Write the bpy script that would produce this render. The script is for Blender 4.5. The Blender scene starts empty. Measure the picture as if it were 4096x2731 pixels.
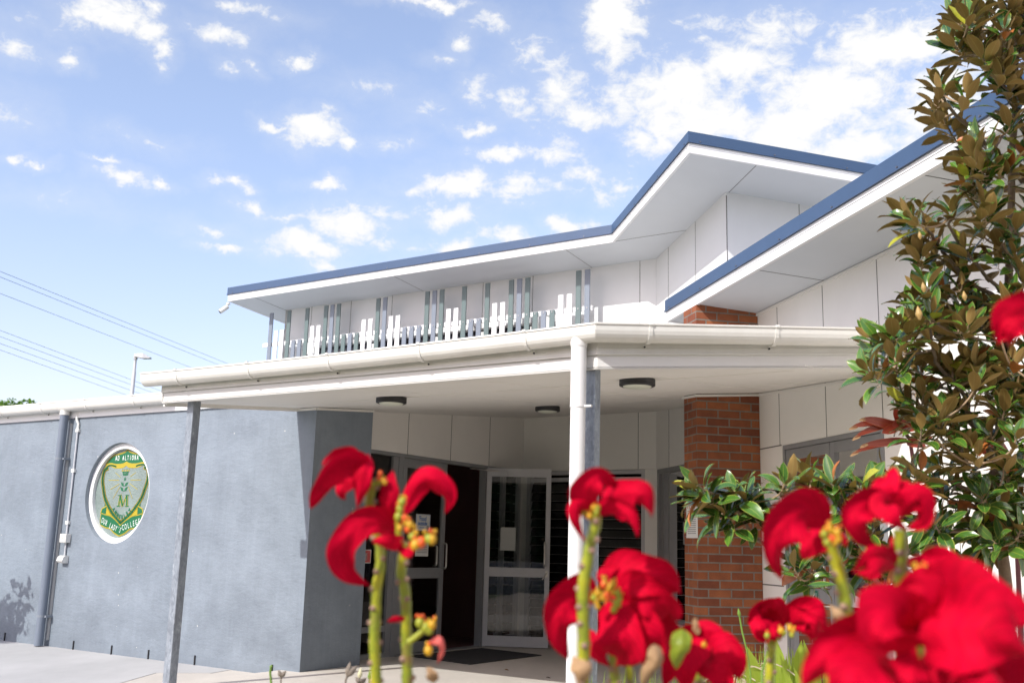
import bpy, bmesh, math, random
from mathutils import Vector, noise
V = Vector
R = math.radians
scene = bpy.context.scene
col = scene.collection
random.seed(7)

# ------------------------------------------------------------------ camera
CAM = V((0.0, 0.0, 1.35))
PITCH, ROLL, FPX = R(11.3073), R(1.6316), 4103.63       # focal length in pixels of a 4096-wide frame
_f = V((0, math.cos(PITCH), math.sin(PITCH)))
_u0 = V((0, -math.sin(PITCH), math.cos(PITCH)))
_x0 = V((1, 0, 0))
CX = _x0 * math.cos(ROLL) + _u0 * math.sin(ROLL)
CU = -_x0 * math.sin(ROLL) + _u0 * math.cos(ROLL)
cd = bpy.data.cameras.new("camera")
cam = bpy.data.objects.new("camera", cd)
col.objects.link(cam)
m = [[CX[i], CU[i], -_f[i], CAM[i]] for i in range(3)] + [[0, 0, 0, 1]]
from mathutils import Matrix
cam.matrix_world = Matrix(m)
cd.sensor_width = 36.0
cd.lens = FPX / 4096 * 36.0
cd.clip_start = 0.05
cd.clip_end = 3000
cd.dof.use_dof = True
cd.dof.focus_distance = 9.5
cd.dof.aperture_fstop = 3.5
scene.camera = cam

def P(x, y, d):
    """point seen at (x, y) of a 2352-wide picture, d metres along the view axis"""
    k = 4096 / 2352
    return CAM + (CX * ((x * k - 2048) / FPX) + CU * ((1365.5 - y * k) / FPX) + _f) * d

# ------------------------------------------------------------------ world, sun, exposure
SUN_AZ, SUN_EL = 223.6, 39.3           # compass from +Y
scene.view_settings.view_transform = 'Standard'
scene.view_settings.look = 'None'
scene.view_settings.gamma = 1.0
scene.view_settings.exposure = 1.12
scene.render.engine = 'CYCLES'
scene.cycles.use_denoising = True
scene.cycles.max_bounces = 10
scene.cycles.transparent_max_bounces = 12
sd = V((math.sin(R(SUN_AZ)) * math.cos(R(SUN_EL)), math.cos(R(SUN_AZ)) * math.cos(R(SUN_EL)), math.sin(R(SUN_EL))))
sl = bpy.data.lights.new("sun", 'SUN')
sl.energy = 2.15
sl.angle = R(0.55)
sl.color = (0.985, 0.975, 0.925)
so = bpy.data.objects.new("sun", sl)
col.objects.link(so)
so.location = sd * 30
so.rotation_euler = (-sd).to_track_quat('-Z', 'Y').to_euler()

world = bpy.data.worlds.new("World")
scene.world = world
world.use_nodes = True
wt = world.node_tree
wt.nodes.clear()
WN, WL = wt.nodes, wt.links
def wn(t, **kw):
    n = WN.new(t)
    for k, v in kw.items():
        setattr(n, k, v)
    return n
def wmath(op, a, b=None, c=None, clamp=False):
    n = wn('ShaderNodeMath', operation=op, use_clamp=clamp)
    for i, q in enumerate((a, b, c)):
        if q is None:
            continue
        if isinstance(q, (int, float)):
            n.inputs[i].default_value = q
        else:
            WL.new(q, n.inputs[i])
    return n.outputs[0]
tc = wn('ShaderNodeTexCoord')
sep = wn('ShaderNodeSeparateXYZ')
WL.new(tc.outputs['Generated'], sep.inputs[0])
az = wmath('ARCTAN2', sep.outputs[0], sep.outputs[1])
el = wmath('ARCSINE', sep.outputs[2])
comb = wn('ShaderNodeCombineXYZ')
WL.new(az, comb.inputs[0]); WL.new(el, comb.inputs[1])
# ragged edges: warp the sky position by noise
nz = wn('ShaderNodeTexNoise'); nz.inputs['Scale'].default_value = 17.0; nz.inputs['Detail'].default_value = 6.0; nz.inputs['Roughness'].default_value = 0.62
WL.new(tc.outputs['Generated'], nz.inputs['Vector'])
ws = wn('ShaderNodeVectorMath', operation='SUBTRACT'); WL.new(nz.outputs['Color'], ws.inputs[0]); ws.inputs[1].default_value = (.5, .5, .5)
wm = wn('ShaderNodeVectorMath', operation='MULTIPLY'); WL.new(ws.outputs[0], wm.inputs[0]); wm.inputs[1].default_value = (.065, .05, 0)
wp = wn('ShaderNodeVectorMath', operation='ADD'); WL.new(comb.outputs[0], wp.inputs[0]); WL.new(wm.outputs[0], wp.inputs[1])
CLOUDS = [(260,40,105,42,1),(330,72,60,32,1),(185,25,50,26,.7),(375,115,32,26,.8),(28,105,50,32,.8),(150,136,42,20,.9),(355,15,28,18,.6),
 (520,80,66,32,.7),(550,12,58,18,.7),(530,158,24,15,.6),(583,152,26,20,.7),(685,140,40,20,.8),(15,265,60,34,.5),(1000,3,120,13,.8),
 (1130,45,56,24,.7),(1062,98,34,36,.7),(1015,135,45,18,.6),(728,296,82,40,1.15),(818,333,38,22,.9),(645,283,38,13,.8),(910,318,48,20,.45),
 (1105,205,50,32,.75),(1090,292,62,18,.8),(745,418,50,18,.85),(290,415,64,20,.85),(392,423,26,14,.8),(235,379,38,8,.7),(530,420,48,12,.8),
 (575,470,38,16,.7),(1050,420,105,38,1),(1150,352,95,22,.9),(1290,350,75,34,.85),(1030,490,95,32,.95),(800,510,95,40,1.1),(700,565,110,34,1.1),
 (520,565,58,11,.8),(760,602,60,18,.8),(1050,570,70,26,.9),(1160,545,60,30,.9),(1310,510,58,24,1),(1418,55,88,82,1.15),(1400,15,72,45,1),
 (1290,230,85,90,.75),(1270,150,36,28,.6),(1340,272,120,34,.85),(1560,212,140,84,1.15),(1700,150,130,62,1.0),(1600,285,170,60,1.1),(1480,318,60,44,.9),
 (1900,215,180,95,1.2),(2050,110,190,75,1.1),(2170,250,150,95,1.2),(1810,300,160,60,1.15),(1420,430,58,30,.7),(1980,345,130,45,1.2),(2240,60,120,80,1.0),
 (1605,92,46,14,.5),(1740,40,40,18,.5),(20,360,26,10,.7),(75,381,26,7,.6),(470,520,50,14,.4),(1250,420,60,20,.5),(890,560,60,20,.6),(930,430,50,14,.5),(1180,430,90,40,.75),(1230,120,60,45,.6),(1180,250,55,40,.65),(960,250,60,20,.4),(870,480,90,30,.6),(1000,620,80,22,.7),(640,500,70,18,.5),(1450,230,70,70,.8),(1620,60,120,30,.5),(1780,70,110,40,.75),(1360,400,70,22,.6),(620,40,60,16,.35),(440,60,40,16,.4),(100,60,60,14,.35),(840,200,60,16,.3),(330,330,60,14,.3),(140,460,60,12,.25)]
acc = None
for cx, cy, rx, ry, st in CLOUDS:
    d = (P(cx, cy, 1) - CAM).normalized()
    a0, e0 = math.atan2(d.x, d.y), math.asin(d.z)
    k = 1 / 2356
    s1 = wn('ShaderNodeVectorMath', operation='SUBTRACT'); WL.new(wp.outputs[0], s1.inputs[0]); s1.inputs[1].default_value = (a0, e0, 0)
    s2 = wn('ShaderNodeVectorMath', operation='MULTIPLY'); WL.new(s1.outputs[0], s2.inputs[0])
    s2.inputs[1].default_value = (1 / (rx * 1.3 * k), 1 / (ry * 1.3 * k), 0)
    s3 = wn('ShaderNodeVectorMath', operation='LENGTH'); WL.new(s2.outputs[0], s3.inputs[0])
    v = wmath('MULTIPLY_ADD', s3.outputs['Value'], -st, st)
    acc = v if acc is None else wmath('SMOOTH_MAX', acc, v, 0.22)
nf = wn('ShaderNodeTexNoise'); nf.inputs['Scale'].default_value = 42.0; nf.inputs['Detail'].default_value = 9.0; nf.inputs['Roughness'].default_value = 0.66; nf.inputs['Distortion'].default_value = 0.35
mp = wn('ShaderNodeVectorMath', operation='MULTIPLY'); WL.new(tc.outputs['Generated'], mp.inputs[0]); mp.inputs[1].default_value = (1, 1, 1.6)
WL.new(mp.outputs[0], nf.inputs['Vector'])
# a scatter of small clouds round the rest of the sky
nb = wn('ShaderNodeTexNoise'); nb.inputs['Scale'].default_value = 4.0; nb.inputs['Detail'].default_value = 2.0
WL.new(mp.outputs[0], nb.inputs['Vector'])
behind = wmath('LESS_THAN', sep.outputs[1], 0.15)
rest = wmath('MULTIPLY', wmath('MULTIPLY_ADD', nb.outputs['Fac'], 4.0, -2.1), behind)
acc = wmath('MAXIMUM', acc, wmath('MULTIPLY_ADD', behind, 3.0, -3.0))
acc = wmath('MAXIMUM', acc, wmath('ADD', rest, wmath('MULTIPLY_ADD', behind, 3.0, -3.0)))
dens = wmath('MULTIPLY_ADD', nf.outputs['Fac'], 1.75, wmath('ADD', acc, -1.0))
mr = wn('ShaderNodeMapRange', interpolation_type='SMOOTHSTEP')
WL.new(dens, mr.inputs['Value']); mr.inputs['From Min'].default_value = -0.06; mr.inputs['From Max'].default_value = 0.66
sky = wn('ShaderNodeTexSky', sky_type='NISHITA', sun_disc=False)
sky.sun_elevation = R(SUN_EL)
sky.sun_rotation = R(SUN_AZ)
sky.altitude = 20; sky.air_density = 1.0; sky.dust_density = 1.6; sky.ozone_density = 3.0
tint = wn('ShaderNodeMix', data_type='RGBA', blend_type='MULTIPLY'); tint.inputs['Factor'].default_value = 1.0
WL.new(sky.outputs[0], tint.inputs['A']); 
th = wn('ShaderNodeMapRange', interpolation_type='SMOOTHSTEP'); WL.new(sep.outputs[2], th.inputs['Value']); th.inputs['From Min'].default_value = 0.0; th.inputs['From Max'].default_value = 0.42
tg_ = wn('ShaderNodeMix', data_type='RGBA'); WL.new(th.outputs[0], tg_.inputs['Factor'])
tg_.inputs['A'].default_value = (1.06, 0.82, 0.80, 1); tg_.inputs['B'].default_value = (1.07, 0.90, 0.84, 1)      # hazy coastal air low down
WL.new(tg_.outputs['Result'], tint.inputs['B'])
mv = wn('ShaderNodeMapRange', interpolation_type='SMOOTHSTEP'); WL.new(wmath('MULTIPLY_ADD', nf.outputs['Fac'], 0.9, acc), mv.inputs['Value'])
mv.inputs['From Min'].default_value = -0.25; mv.inputs['From Max'].default_value = 1.3; mv.inputs['To Max'].default_value = 0.24
cmix = wn('ShaderNodeMix', data_type='RGBA')
WL.new(wmath('MULTIPLY_ADD', wmath('MAXIMUM', mr.outputs[0], mv.outputs[0]), 0.94, 0.06), cmix.inputs['Factor'])
WL.new(tint.outputs['Result'], cmix.inputs['A'])
# the thick middle of a cloud is a shade greyer than its thin bright rim
cr = wn('ShaderNodeMix', data_type='RGBA')
mr2 = wn('ShaderNodeMapRange'); WL.new(dens, mr2.inputs['Value']); mr2.inputs['From Min'].default_value = 0.3; mr2.inputs['From Max'].default_value = 1.5
WL.new(mr2.outputs[0], cr.inputs['Factor'])
cr.inputs['A'].default_value = (3.0, 3.0, 3.0, 1); cr.inputs['B'].default_value = (3.3, 3.3, 3.3, 1)
WL.new(cr.outputs['Result'], cmix.inputs['B'])
bg = wn('ShaderNodeBackground'); bg.inputs['Strength'].default_value = 0.15
WL.new(cmix.outputs['Result'], bg.inputs['Color'])
wo = wn('ShaderNodeOutputWorld'); WL.new(bg.outputs[0], wo.inputs['Surface'])
world.cycles.sampling_method = 'MANUAL'; world.cycles.sample_map_resolution = 1024

# ------------------------------------------------------------------ materials
MATS = {}
def mat(name, c, rough=.6, metal=0.0, var=0.0, vscale=8.0, bump=0.0, bscale=60.0, stretch=(1, 1, 1), spec=.5, c2=None, coat=0.0, sss=0.0):
    if name in MATS:
        return MATS[name]
    m = bpy.data.materials.new(name)
    m.use_nodes = True
    nt = m.node_tree
    b = nt.nodes['Principled BSDF']
    b.inputs['Roughness'].default_value = rough
    b.inputs['Metallic'].default_value = metal
    b.inputs['Specular IOR Level'].default_value = spec
    b.inputs['Base Color'].default_value = (*c, 1)
    if coat:
        b.inputs['Coat Weight'].default_value = coat
    tcn = nt.nodes.new('ShaderNodeTexCoord')
    mpn = nt.nodes.new('ShaderNodeMapping'); mpn.inputs['Scale'].default_value = stretch
    nt.links.new(tcn.outputs['Object'], mpn.inputs['Vector'])
    if var or c2:
        n = nt.nodes.new('ShaderNodeTexNoise'); n.inputs['Scale'].default_value = vscale; n.inputs['Detail'].default_value = 6; n.inputs['Roughness'].default_value = .6
        nt.links.new(mpn.outputs[0], n.inputs['Vector'])
        mrn = nt.nodes.new('ShaderNodeMapRange'); mrn.inputs['From Min'].default_value = .3; mrn.inputs['From Max'].default_value = .7
        nt.links.new(n.outputs['Fac'], mrn.inputs['Value'])
        mx = nt.nodes.new('ShaderNodeMix'); mx.data_type = 'RGBA'
        nt.links.new(mrn.outputs[0], mx.inputs['Factor'])
        d = c2 if c2 else tuple(q * (1 - var) for q in c)
        mx.inputs['A'].default_value = (*d, 1)
        mx.inputs['B'].default_value = (*(tuple(q * (1 + var * .6) for q in c) if not c2 else c), 1)
        nt.links.new(mx.outputs['Result'], b.inputs['Base Color'])
    if bump:
        n2 = nt.nodes.new('ShaderNodeTexNoise'); n2.inputs['Scale'].default_value = bscale; n2.inputs['Detail'].default_value = 5
        nt.links.new(mpn.outputs[0], n2.inputs['Vector'])
        bp = nt.nodes.new('ShaderNodeBump'); bp.inputs['Strength'].default_value = bump; bp.inputs['Distance'].default_value = .01
        nt.links.new(n2.outputs['Fac'], bp.inputs['Height'])
        nt.links.new(bp.outputs[0], b.inputs['Normal'])
    MATS[name] = m
    return m

def nodes_of(m):
    return m.node_tree.nodes, m.node_tree.links, m.node_tree.nodes['Principled BSDF']

WHITE = mat('white_siding', (.80, .785, .75), .55, var=.03, vscale=2.5, bump=.04, bscale=40)
CREAM = mat('cream_metal', (.74, .73, .69), .38, var=.05, vscale=5, stretch=(1, 1, .3), c2=(.68, .665, .62))
FASCIA = mat('white_fascia', (.75, .75, .75), .42, var=.02, vscale=4)
UPPER = mat('shaded_upper_siding', (.70, .71, .71), .55, var=.03, vscale=2.0, bump=.04, bscale=40)  # same white cladding, its shade put into a greyer copy
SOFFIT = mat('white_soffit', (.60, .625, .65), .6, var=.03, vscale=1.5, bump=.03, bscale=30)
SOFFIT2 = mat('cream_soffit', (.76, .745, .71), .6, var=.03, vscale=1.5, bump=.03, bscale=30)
JOINT = mat('dark_joint', (.16, .155, .15), .8)
BLUE = mat('blue_flashing', (.045, .085, .165), .38, metal=.0, var=.06, vscale=3, spec=.6)
ALU = mat('grey_frame', (.25, .255, .265), .42, var=.05, vscale=9)
ALU_L = mat('silver_door_frame', (.50, .50, .52), .38, var=.04, vscale=9)
STEEL = mat('brushed_steel', (.55, .53, .5), .28, metal=1.0)
BLACK = mat('black_plastic', (.018, .018, .02), .5)
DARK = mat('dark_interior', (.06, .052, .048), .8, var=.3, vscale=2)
PAPER = mat('white_paper', (.72, .72, .70), .7)
LENS = mat('opal_lens', (.62, .64, .55), .3)
RUBBER = mat('dark_rubber', (.035, .035, .037), .9, bump=.5, bscale=300)
WHITE_P = mat('white_plastic', (.74, .73, .69), .4)
SLAT_W = mat('slat_white', (.80, .80, .80), .45, var=.02)
SLAT_G = mat('slat_green', (.115, .160, .160), .42, var=.10, vscale=25)
SLAT_B = mat('slat_blue', (.185, .215, .262), .42, var=.10, vscale=25)
GREEN = mat('sign_green', (.002, .12, .045), .4)
YELLOW = mat('sign_yellow', (.40, .31, .015), .4)
DGREEN = mat('plate_green', (.01, .12, .085), .35)
WPRINT = mat('white_print', (.8, .82, .8), .5)
RPRINT = mat('red_print', (.6, .12, .12), .6)
BPRINT = mat('blue_print', (.03, .16, .50), .6)
TPRINT = mat('teal_print', (.08, .42, .30), .6)
OPRINT = mat('orange_print', (.55, .32, .15), .6)
GPRINT = mat('grey_print', (.3, .3, .3), .7)

# painted render: vertical brush marks, blotches and a darker splash zone near the paving
def render_wall():
    m = mat('grey_render', (.28, .315, .37), .62)
    N, Lk, b = nodes_of(m)
    tcn = N.new('ShaderNodeTexCoord')
    def noi(scale, stretch, detail=6, rough=.6):
        mpn = N.new('ShaderNodeMapping'); mpn.inputs['Scale'].default_value = stretch
        Lk.new(tcn.outputs['Object'], mpn.inputs['Vector'])
        n = N.new('ShaderNodeTexNoise'); n.inputs['Scale'].default_value = scale; n.inputs['Detail'].default_value = detail; n.inputs['Roughness'].default_value = rough
        Lk.new(mpn.outputs[0], n.inputs['Vector'])
        return n.outputs['Fac']
    def mth(op, a, c=None, d=None):
        n = N.new('ShaderNodeMath'); n.operation = op
        for i, q in enumerate((a, c, d)):
            if q is None: continue
            if isinstance(q, (int, float)): n.inputs[i].default_value = q
            else: Lk.new(q, n.inputs[i])
        return n.outputs[0]
    big = noi(1.1, (1, 1, 1.3)); blot = noi(3.2, (1, 1, 1.0)); streak = noi(26, (1, 1, .05), 4); fine = noi(90, (1, 1, .35), 3)
    s = mth('ADD', mth('MULTIPLY', big, .75), mth('MULTIPLY', blot, .55))
    s = mth('ADD', s, mth('MULTIPLY', streak, .22))
    s = mth('ADD', s, mth('MULTIPLY', fine, .18))
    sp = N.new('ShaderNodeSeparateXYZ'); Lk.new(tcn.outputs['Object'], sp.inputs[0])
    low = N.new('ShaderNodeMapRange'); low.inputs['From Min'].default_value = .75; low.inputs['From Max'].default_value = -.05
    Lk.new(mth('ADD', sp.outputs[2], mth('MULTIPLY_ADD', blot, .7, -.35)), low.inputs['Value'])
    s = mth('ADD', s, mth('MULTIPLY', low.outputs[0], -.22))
    rp = N.new('ShaderNodeValToRGB')
    el = rp.color_ramp.elements
    el[0].position = .42; el[0].color = (.132, .158, .190, 1)
    el[1].position = 1.12 if False else 1.0; el[1].color = (.222, .262, .308, 1)
    e2 = rp.color_ramp.elements.new(.72); e2.color = (.176, .209, .247, 1)
    Lk.new(s, rp.inputs[0])
    vor = N.new('ShaderNodeTexVoronoi'); vor.inputs['Scale'].default_value = 5.5; Lk.new(tcn.outputs['Object'], vor.inputs['Vector'])
    chip = mth('LESS_THAN', vor.outputs['Distance'], .045)
    chip = mth('MULTIPLY', chip, mth('GREATER_THAN', noi(2.0, (1, 1, 1)), .53))
    mx = N.new('ShaderNodeMix'); mx.data_type = 'RGBA'
    Lk.new(chip, mx.inputs['Factor']); Lk.new(rp.outputs[0], mx.inputs['A']); mx.inputs['B'].default_value = (.48, .48, .46, 1)
    Lk.new(mx.outputs['Result'], b.inputs['Base Color'])
    bp = N.new('ShaderNodeBump'); bp.inputs['Strength'].default_value = .55; bp.inputs['Distance'].default_value = .012
    Lk.new(mth('ADD', mth('MULTIPLY', streak, .5), mth('ADD', mth('MULTIPLY', fine, .35), mth('MULTIPLY', noi(9, (1, 1, 2.2)), 1.2))), bp.inputs['Height'])
    Lk.new(bp.outputs[0], b.inputs['Normal'])
    return m
RENDER = render_wall()

def brick_mat():
    m = mat('red_brick', (.3, .1, .05), .8)
    N, Lk, b = nodes_of(m)
    uv = N.new('ShaderNodeUVMap'); uv.uv_map = 'UVMap'
    br = N.new('ShaderNodeTexBrick')
    br.offset = .5; br.squash = 1.0
    br.inputs['Scale'].default_value = 1.0
    br.inputs['Brick Width'].default_value = .245
    br.inputs['Row Height'].default_value = .0858
    br.inputs['Mortar Size'].default_value = .0075
    br.inputs['Mortar Smooth'].default_value = .15
    br.inputs['Color1'].default_value = (.20, .056, .024, 1)
    br.inputs['Color2'].default_value = (.37, .125, .045, 1)
    br.inputs['Mortar'].default_value = (.21, .195, .17, 1)
    br.inputs['Bias'].default_value = -.1
    Lk.new(uv.outputs[0], br.inputs['Vector'])
    n = N.new('ShaderNodeTexNoise'); n.inputs['Scale'].default_value = 90; n.inputs['Detail'].default_value = 6; n.inputs['Roughness'].default_value = .75
    Lk.new(uv.outputs[0], n.inputs['Vector'])
    n3 = N.new('ShaderNodeTexNoise'); n3.inputs['Scale'].default_value = 9; n3.inputs['Detail'].default_value = 3
    Lk.new(uv.outputs[0], n3.inputs['Vector'])
    mx = N.new('ShaderNodeMix'); mx.data_type = 'RGBA'; mx.blend_type = 'MULTIPLY'; mx.inputs['Factor'].default_value = .85
    rp = N.new('ShaderNodeValToRGB'); rp.color_ramp.elements[0].position = .32; rp.color_ramp.elements[0].color = (.6, .55, .55, 1); rp.color_ramp.elements[1].position = .62; rp.color_ramp.elements[1].color = (1.08, 1.05, 1, 1)
    ad = N.new('ShaderNodeMath'); ad.operation = 'MULTIPLY_ADD'; ad.inputs[1].default_value = .5
    Lk.new(n3.outputs['Fac'], ad.inputs[0])
    h = N.new('ShaderNodeMath'); h.operation = 'MULTIPLY'; h.inputs[1].default_value = .5; Lk.new(n.outputs['Fac'], h.inputs[0]); Lk.new(h.outputs[0], ad.inputs[2])
    Lk.new(ad.outputs[0], rp.inputs[0])
    Lk.new(br.outputs['Color'], mx.inputs['A']); Lk.new(rp.outputs[0], mx.inputs['B'])
    Lk.new(mx.outputs['Result'], b.inputs['Base Color'])
    bp = N.new('ShaderNodeBump'); bp.inputs['Strength'].default_value = .8; bp.inputs['Distance'].default_value = .008; bp.invert = True
    a2 = N.new('ShaderNodeMath'); a2.operation = 'MULTIPLY_ADD'; a2.inputs[1].default_value = -.25
    Lk.new(n.outputs['Fac'], a2.inputs[0]); Lk.new(br.outputs['Fac'], a2.inputs[2])
    Lk.new(a2.outputs[0], bp.inputs['Height']); Lk.new(bp.outputs[0], b.inputs['Normal'])
    return m
BRICK = brick_mat()

def galv():
    m = mat('galvanised_steel', (.33, .35, .37), .5, metal=.35)
    N, Lk, b = nodes_of(m)
    tcn = N.new('ShaderNodeTexCoord')
    v = N.new('ShaderNodeTexVoronoi'); v.inputs['Scale'].default_value = 55
    n = N.new('ShaderNodeTexNoise'); n.inputs['Scale'].default_value = 14; n.inputs['Detail'].default_value = 6; n.inputs['Roughness'].default_value = .7
    mp_ = N.new('ShaderNodeMapping'); mp_.inputs['Scale'].default_value = (1, 1, .5)
    Lk.new(tcn.outputs['Object'], mp_.inputs[0]); Lk.new(mp_.outputs[0], v.inputs['Vector']); Lk.new(mp_.outputs[0], n.inputs['Vector'])
    rp = N.new('ShaderNodeValToRGB'); E_ = rp.color_ramp.elements
    E_[0].position = .35; E_[0].color = (.19, .215, .25, 1); E_[1].position = .68; E_[1].color = (.33, .37, .42, 1)
    e = E_.new(.74); e.color = (.52, .56, .60, 1)
    ad = N.new('ShaderNodeMath'); ad.operation = 'MULTIPLY_ADD'; ad.inputs[1].default_value = .18
    sx = N.new('ShaderNodeSeparateColor'); Lk.new(v.outputs['Color'], sx.inputs[0]); Lk.new(sx.outputs[0], ad.inputs[0])
    hh = N.new('ShaderNodeMath'); hh.operation = 'MULTIPLY'; hh.inputs[1].default_value = .85; Lk.new(n.outputs['Fac'], hh.inputs[0]); Lk.new(hh.outputs[0], ad.inputs[2])
    Lk.new(ad.outputs[0], rp.inputs[0]); Lk.new(rp.outputs[0], b.inputs['Base Color'])
    return m
GALV = galv()

def concrete(name, c, joints=False):
    m = mat(name, c, .85, var=.16, vscale=1.1, bump=.3, bscale=70, stretch=(1.0, .45, 1))
    return m
PAVE = concrete('pale_concrete', (.42, .415, .41))
SLAB = concrete('tan_concrete', (.52, .48, .43))

def glass_mat(name, tint=(.75, .78, .78), refl=1.0):
    m = bpy.data.materials.new(name); m.use_nodes = True
    N, Lk = m.node_tree.nodes, m.node_tree.links
    N.clear()
    tr = N.new('ShaderNodeBsdfTransparent'); tr.inputs[0].default_value = (*tint, 1)
    gl = N.new('ShaderNodeBsdfGlossy'); gl.inputs['Roughness'].default_value = .015; gl.inputs[0].default_value = (refl, refl, refl, 1)
    fr = N.new('ShaderNodeFresnel'); fr.inputs['IOR'].default_value = 1.65
    mx = N.new('ShaderNodeMixShader'); o = N.new('ShaderNodeOutputMaterial')
    Lk.new(fr.outputs[0], mx.inputs[0]); Lk.new(tr.outputs[0], mx.inputs[1]); Lk.new(gl.outputs[0], mx.inputs[2]); Lk.new(mx.outputs[0], o.inputs[0])
    MATS[name] = m
    return m
GLASS = glass_mat('clear_glass', (.55, .57, .57))
GLASS_D = glass_mat('tinted_glass', (.35, .36, .37))
FROST = mat('obscure_glass', (.20, .255, .24), .25, bump=.6, bscale=45, var=.25, vscale=2.2, spec=.8)

# ------------------------------------------------------------------ mesh helpers
class Frame:
    def __init__(s, o, x, y):
        s.o = V((o[0], o[1], 0)); s.x = V((x[0], x[1], 0)); s.y = V((y[0], y[1], 0))
    def p(s, u, v, z):
        q = s.o + s.x * u + s.y * v
        return V((q.x, q.y, z(q) if callable(z) else z))

class MB:
    def __init__(s):
        s.v = []; s.f = []; s.mi = []; s.sm = []; s.uv = {}
    def add(s, verts, faces, mi=0, smooth=False):
        k = len(s.v)
        s.v += [V(q) for q in verts]
        for f in faces:
            s.f.append([k + i for i in f]); s.mi.append(mi); s.sm.append(smooth)
        return s
    def hexa(s, q, mi=0):                      # 8 corners: bottom ring then top ring
        return s.add(q, [(3, 2, 1, 0), (4, 5, 6, 7), (0, 1, 5, 4), (1, 2, 6, 5), (2, 3, 7, 6), (3, 0, 4, 7)], mi)
    def box(s, fr, u0, u1, v0, v1, z0, z1, mi=0):
        q = [fr.p(u, v, z) for z in (z0, z1) for u, v in ((u0, v0), (u1, v0), (u1, v1), (u0, v1))]
        return s.hexa(q, mi)
    def bar(s, a, b, w, h, up=V((0, 0, 1)), mi=0):   # rectangular bar from a to b
        a, b = V(a), V(b); t = (b - a).normalized(); sd_ = t.cross(up).normalized(); n = sd_.cross(t)
        q = []
        for e in (a, b):
            q += [e - sd_ * w / 2 - n * h / 2, e + sd_ * w / 2 - n * h / 2, e + sd_ * w / 2 + n * h / 2, e - sd_ * w / 2 + n * h / 2]
        return s.hexa(q, mi)
    def tube(s, pts, rad, n=12, mi=0, cap=True, smooth=True):
        pts = [V(p) for p in pts]
        rads = rad if isinstance(rad, (list, tuple)) else [rad] * len(pts)
        prev = None; k = len(s.v); rings = []
        for i, p in enumerate(pts):
            t = (pts[min(i + 1, len(pts) - 1)] - pts[max(i - 1, 0)]).normalized()
            if prev is None:
                prev = t.orthogonal().normalized()
            prev = (prev - t * prev.dot(t)).normalized()
            bn = t.cross(prev)
            rings.append([p + (prev * math.cos(2 * math.pi * j / n) + bn * math.sin(2 * math.pi * j / n)) * rads[i] for j in range(n)])
        fs = []
        for i in range(len(pts) - 1):
            for j in range(n):
                fs.append((i * n + j, i * n + (j + 1) % n, (i + 1) * n + (j + 1) % n, (i + 1) * n + j))
        s.add([q for r_ in rings for q in r_], fs, mi, smooth)
        if cap:
            s.add(rings[0], [tuple(reversed(range(n)))], mi); s.add(rings[-1], [tuple(range(n))], mi)
        return s
    def sweep(s, prof, path, mi=0, smooth=False, cap=True, closed=True):
        """prof: list of (out, up); path: list of (point, outward vector)"""
        n = len(prof); vs = []
        for p, o in path:
            for a, z in prof:
                vs.append(V(p) + V(o) * a + V((0, 0, z)))
        fs = []
        for i in range(len(path) - 1):
            for j in range(n if closed else n - 1):
                fs.append((i * n + j, i * n + (j + 1) % n, (i + 1) * n + (j + 1) % n, (i + 1) * n + j))
        s.add(vs, fs, mi, smooth)
        if cap and closed:
            s.add(vs[:n], [tuple(reversed(range(n)))], mi); s.add(vs[-n:], [tuple(range(n))], mi)
        return s
    def slab(s, poly, zf, thick, mi=0):        # polygon (world xy) at height zf(p), thickened upward
        n = len(poly)
        bt = [V((p[0], p[1], zf(V((p[0], p[1], 0))))) for p in poly]
        tp = [q + V((0, 0, thick)) for q in bt]
        fs = [tuple(reversed(range(n))), tuple(range(n, 2 * n))] + [(i, (i + 1) % n, n + (i + 1) % n, n + i) for i in range(n)]
        return s.add(bt + tp, fs, mi)
    def flat(s, fr, poly, v, mi=0):            # flat polygon on a wall frame: poly of (u, z)
        return s.add([fr.p(u, v, z) for u, z in poly], [tuple(range(len(poly)))], mi)
    def build(s, name, mats, parent=None, recalc=True, label=None, bevel=0):
        me = bpy.data.meshes.new(name)
        o = bpy.data.objects.new(name, me); col.objects.link(o)
        off = V((0, 0, 0))
        if parent is not None:
            o.parent = parent; off = world_loc(parent)
        else:
            off = V((sum(q.x for q in s.v) / len(s.v), sum(q.y for q in s.v) / len(s.v), min(q.z for q in s.v)))
            o.location = off
        WLOC[o.name] = off
        me.from_pydata([q - off for q in s.v], [], s.f)
        for mm in (mats if isinstance(mats, (list, tuple)) else [mats]):
            me.materials.append(mm)
        me.polygons.foreach_set('material_index', s.mi)
        me.polygons.foreach_set('use_smooth', s.sm)
        if s.uv:
            ul = me.uv_layers.new(name='UVMap')
            for pi, p in enumerate(me.polygons):
                for k_, li in enumerate(p.loop_indices):
                    if pi in s.uv:
                        ul.data[li].uv = s.uv[pi][k_]
        if recalc:
            bm = bmesh.new(); bm.from_mesh(me); bmesh.ops.recalc_face_normals(bm, faces=bm.faces); bm.to_mesh(me); bm.free()
        if bevel:
            md = o.modifiers.new('bevel', 'BEVEL'); md.width = bevel; md.segments = 2; md.limit_method = 'ANGLE'
        me.update()
        if label: o['label'] = label
        return o
WLOC = {}
def world_loc(o):
    return WLOC.get(o.name, V((0, 0, 0)))
def tag(o, label=None, cat=None, group=None, kind=None):
    if label: o['label'] = label
    if cat: o['category'] = cat
    if group: o['group'] = group
    if kind: o['kind'] = kind
    return o
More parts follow.
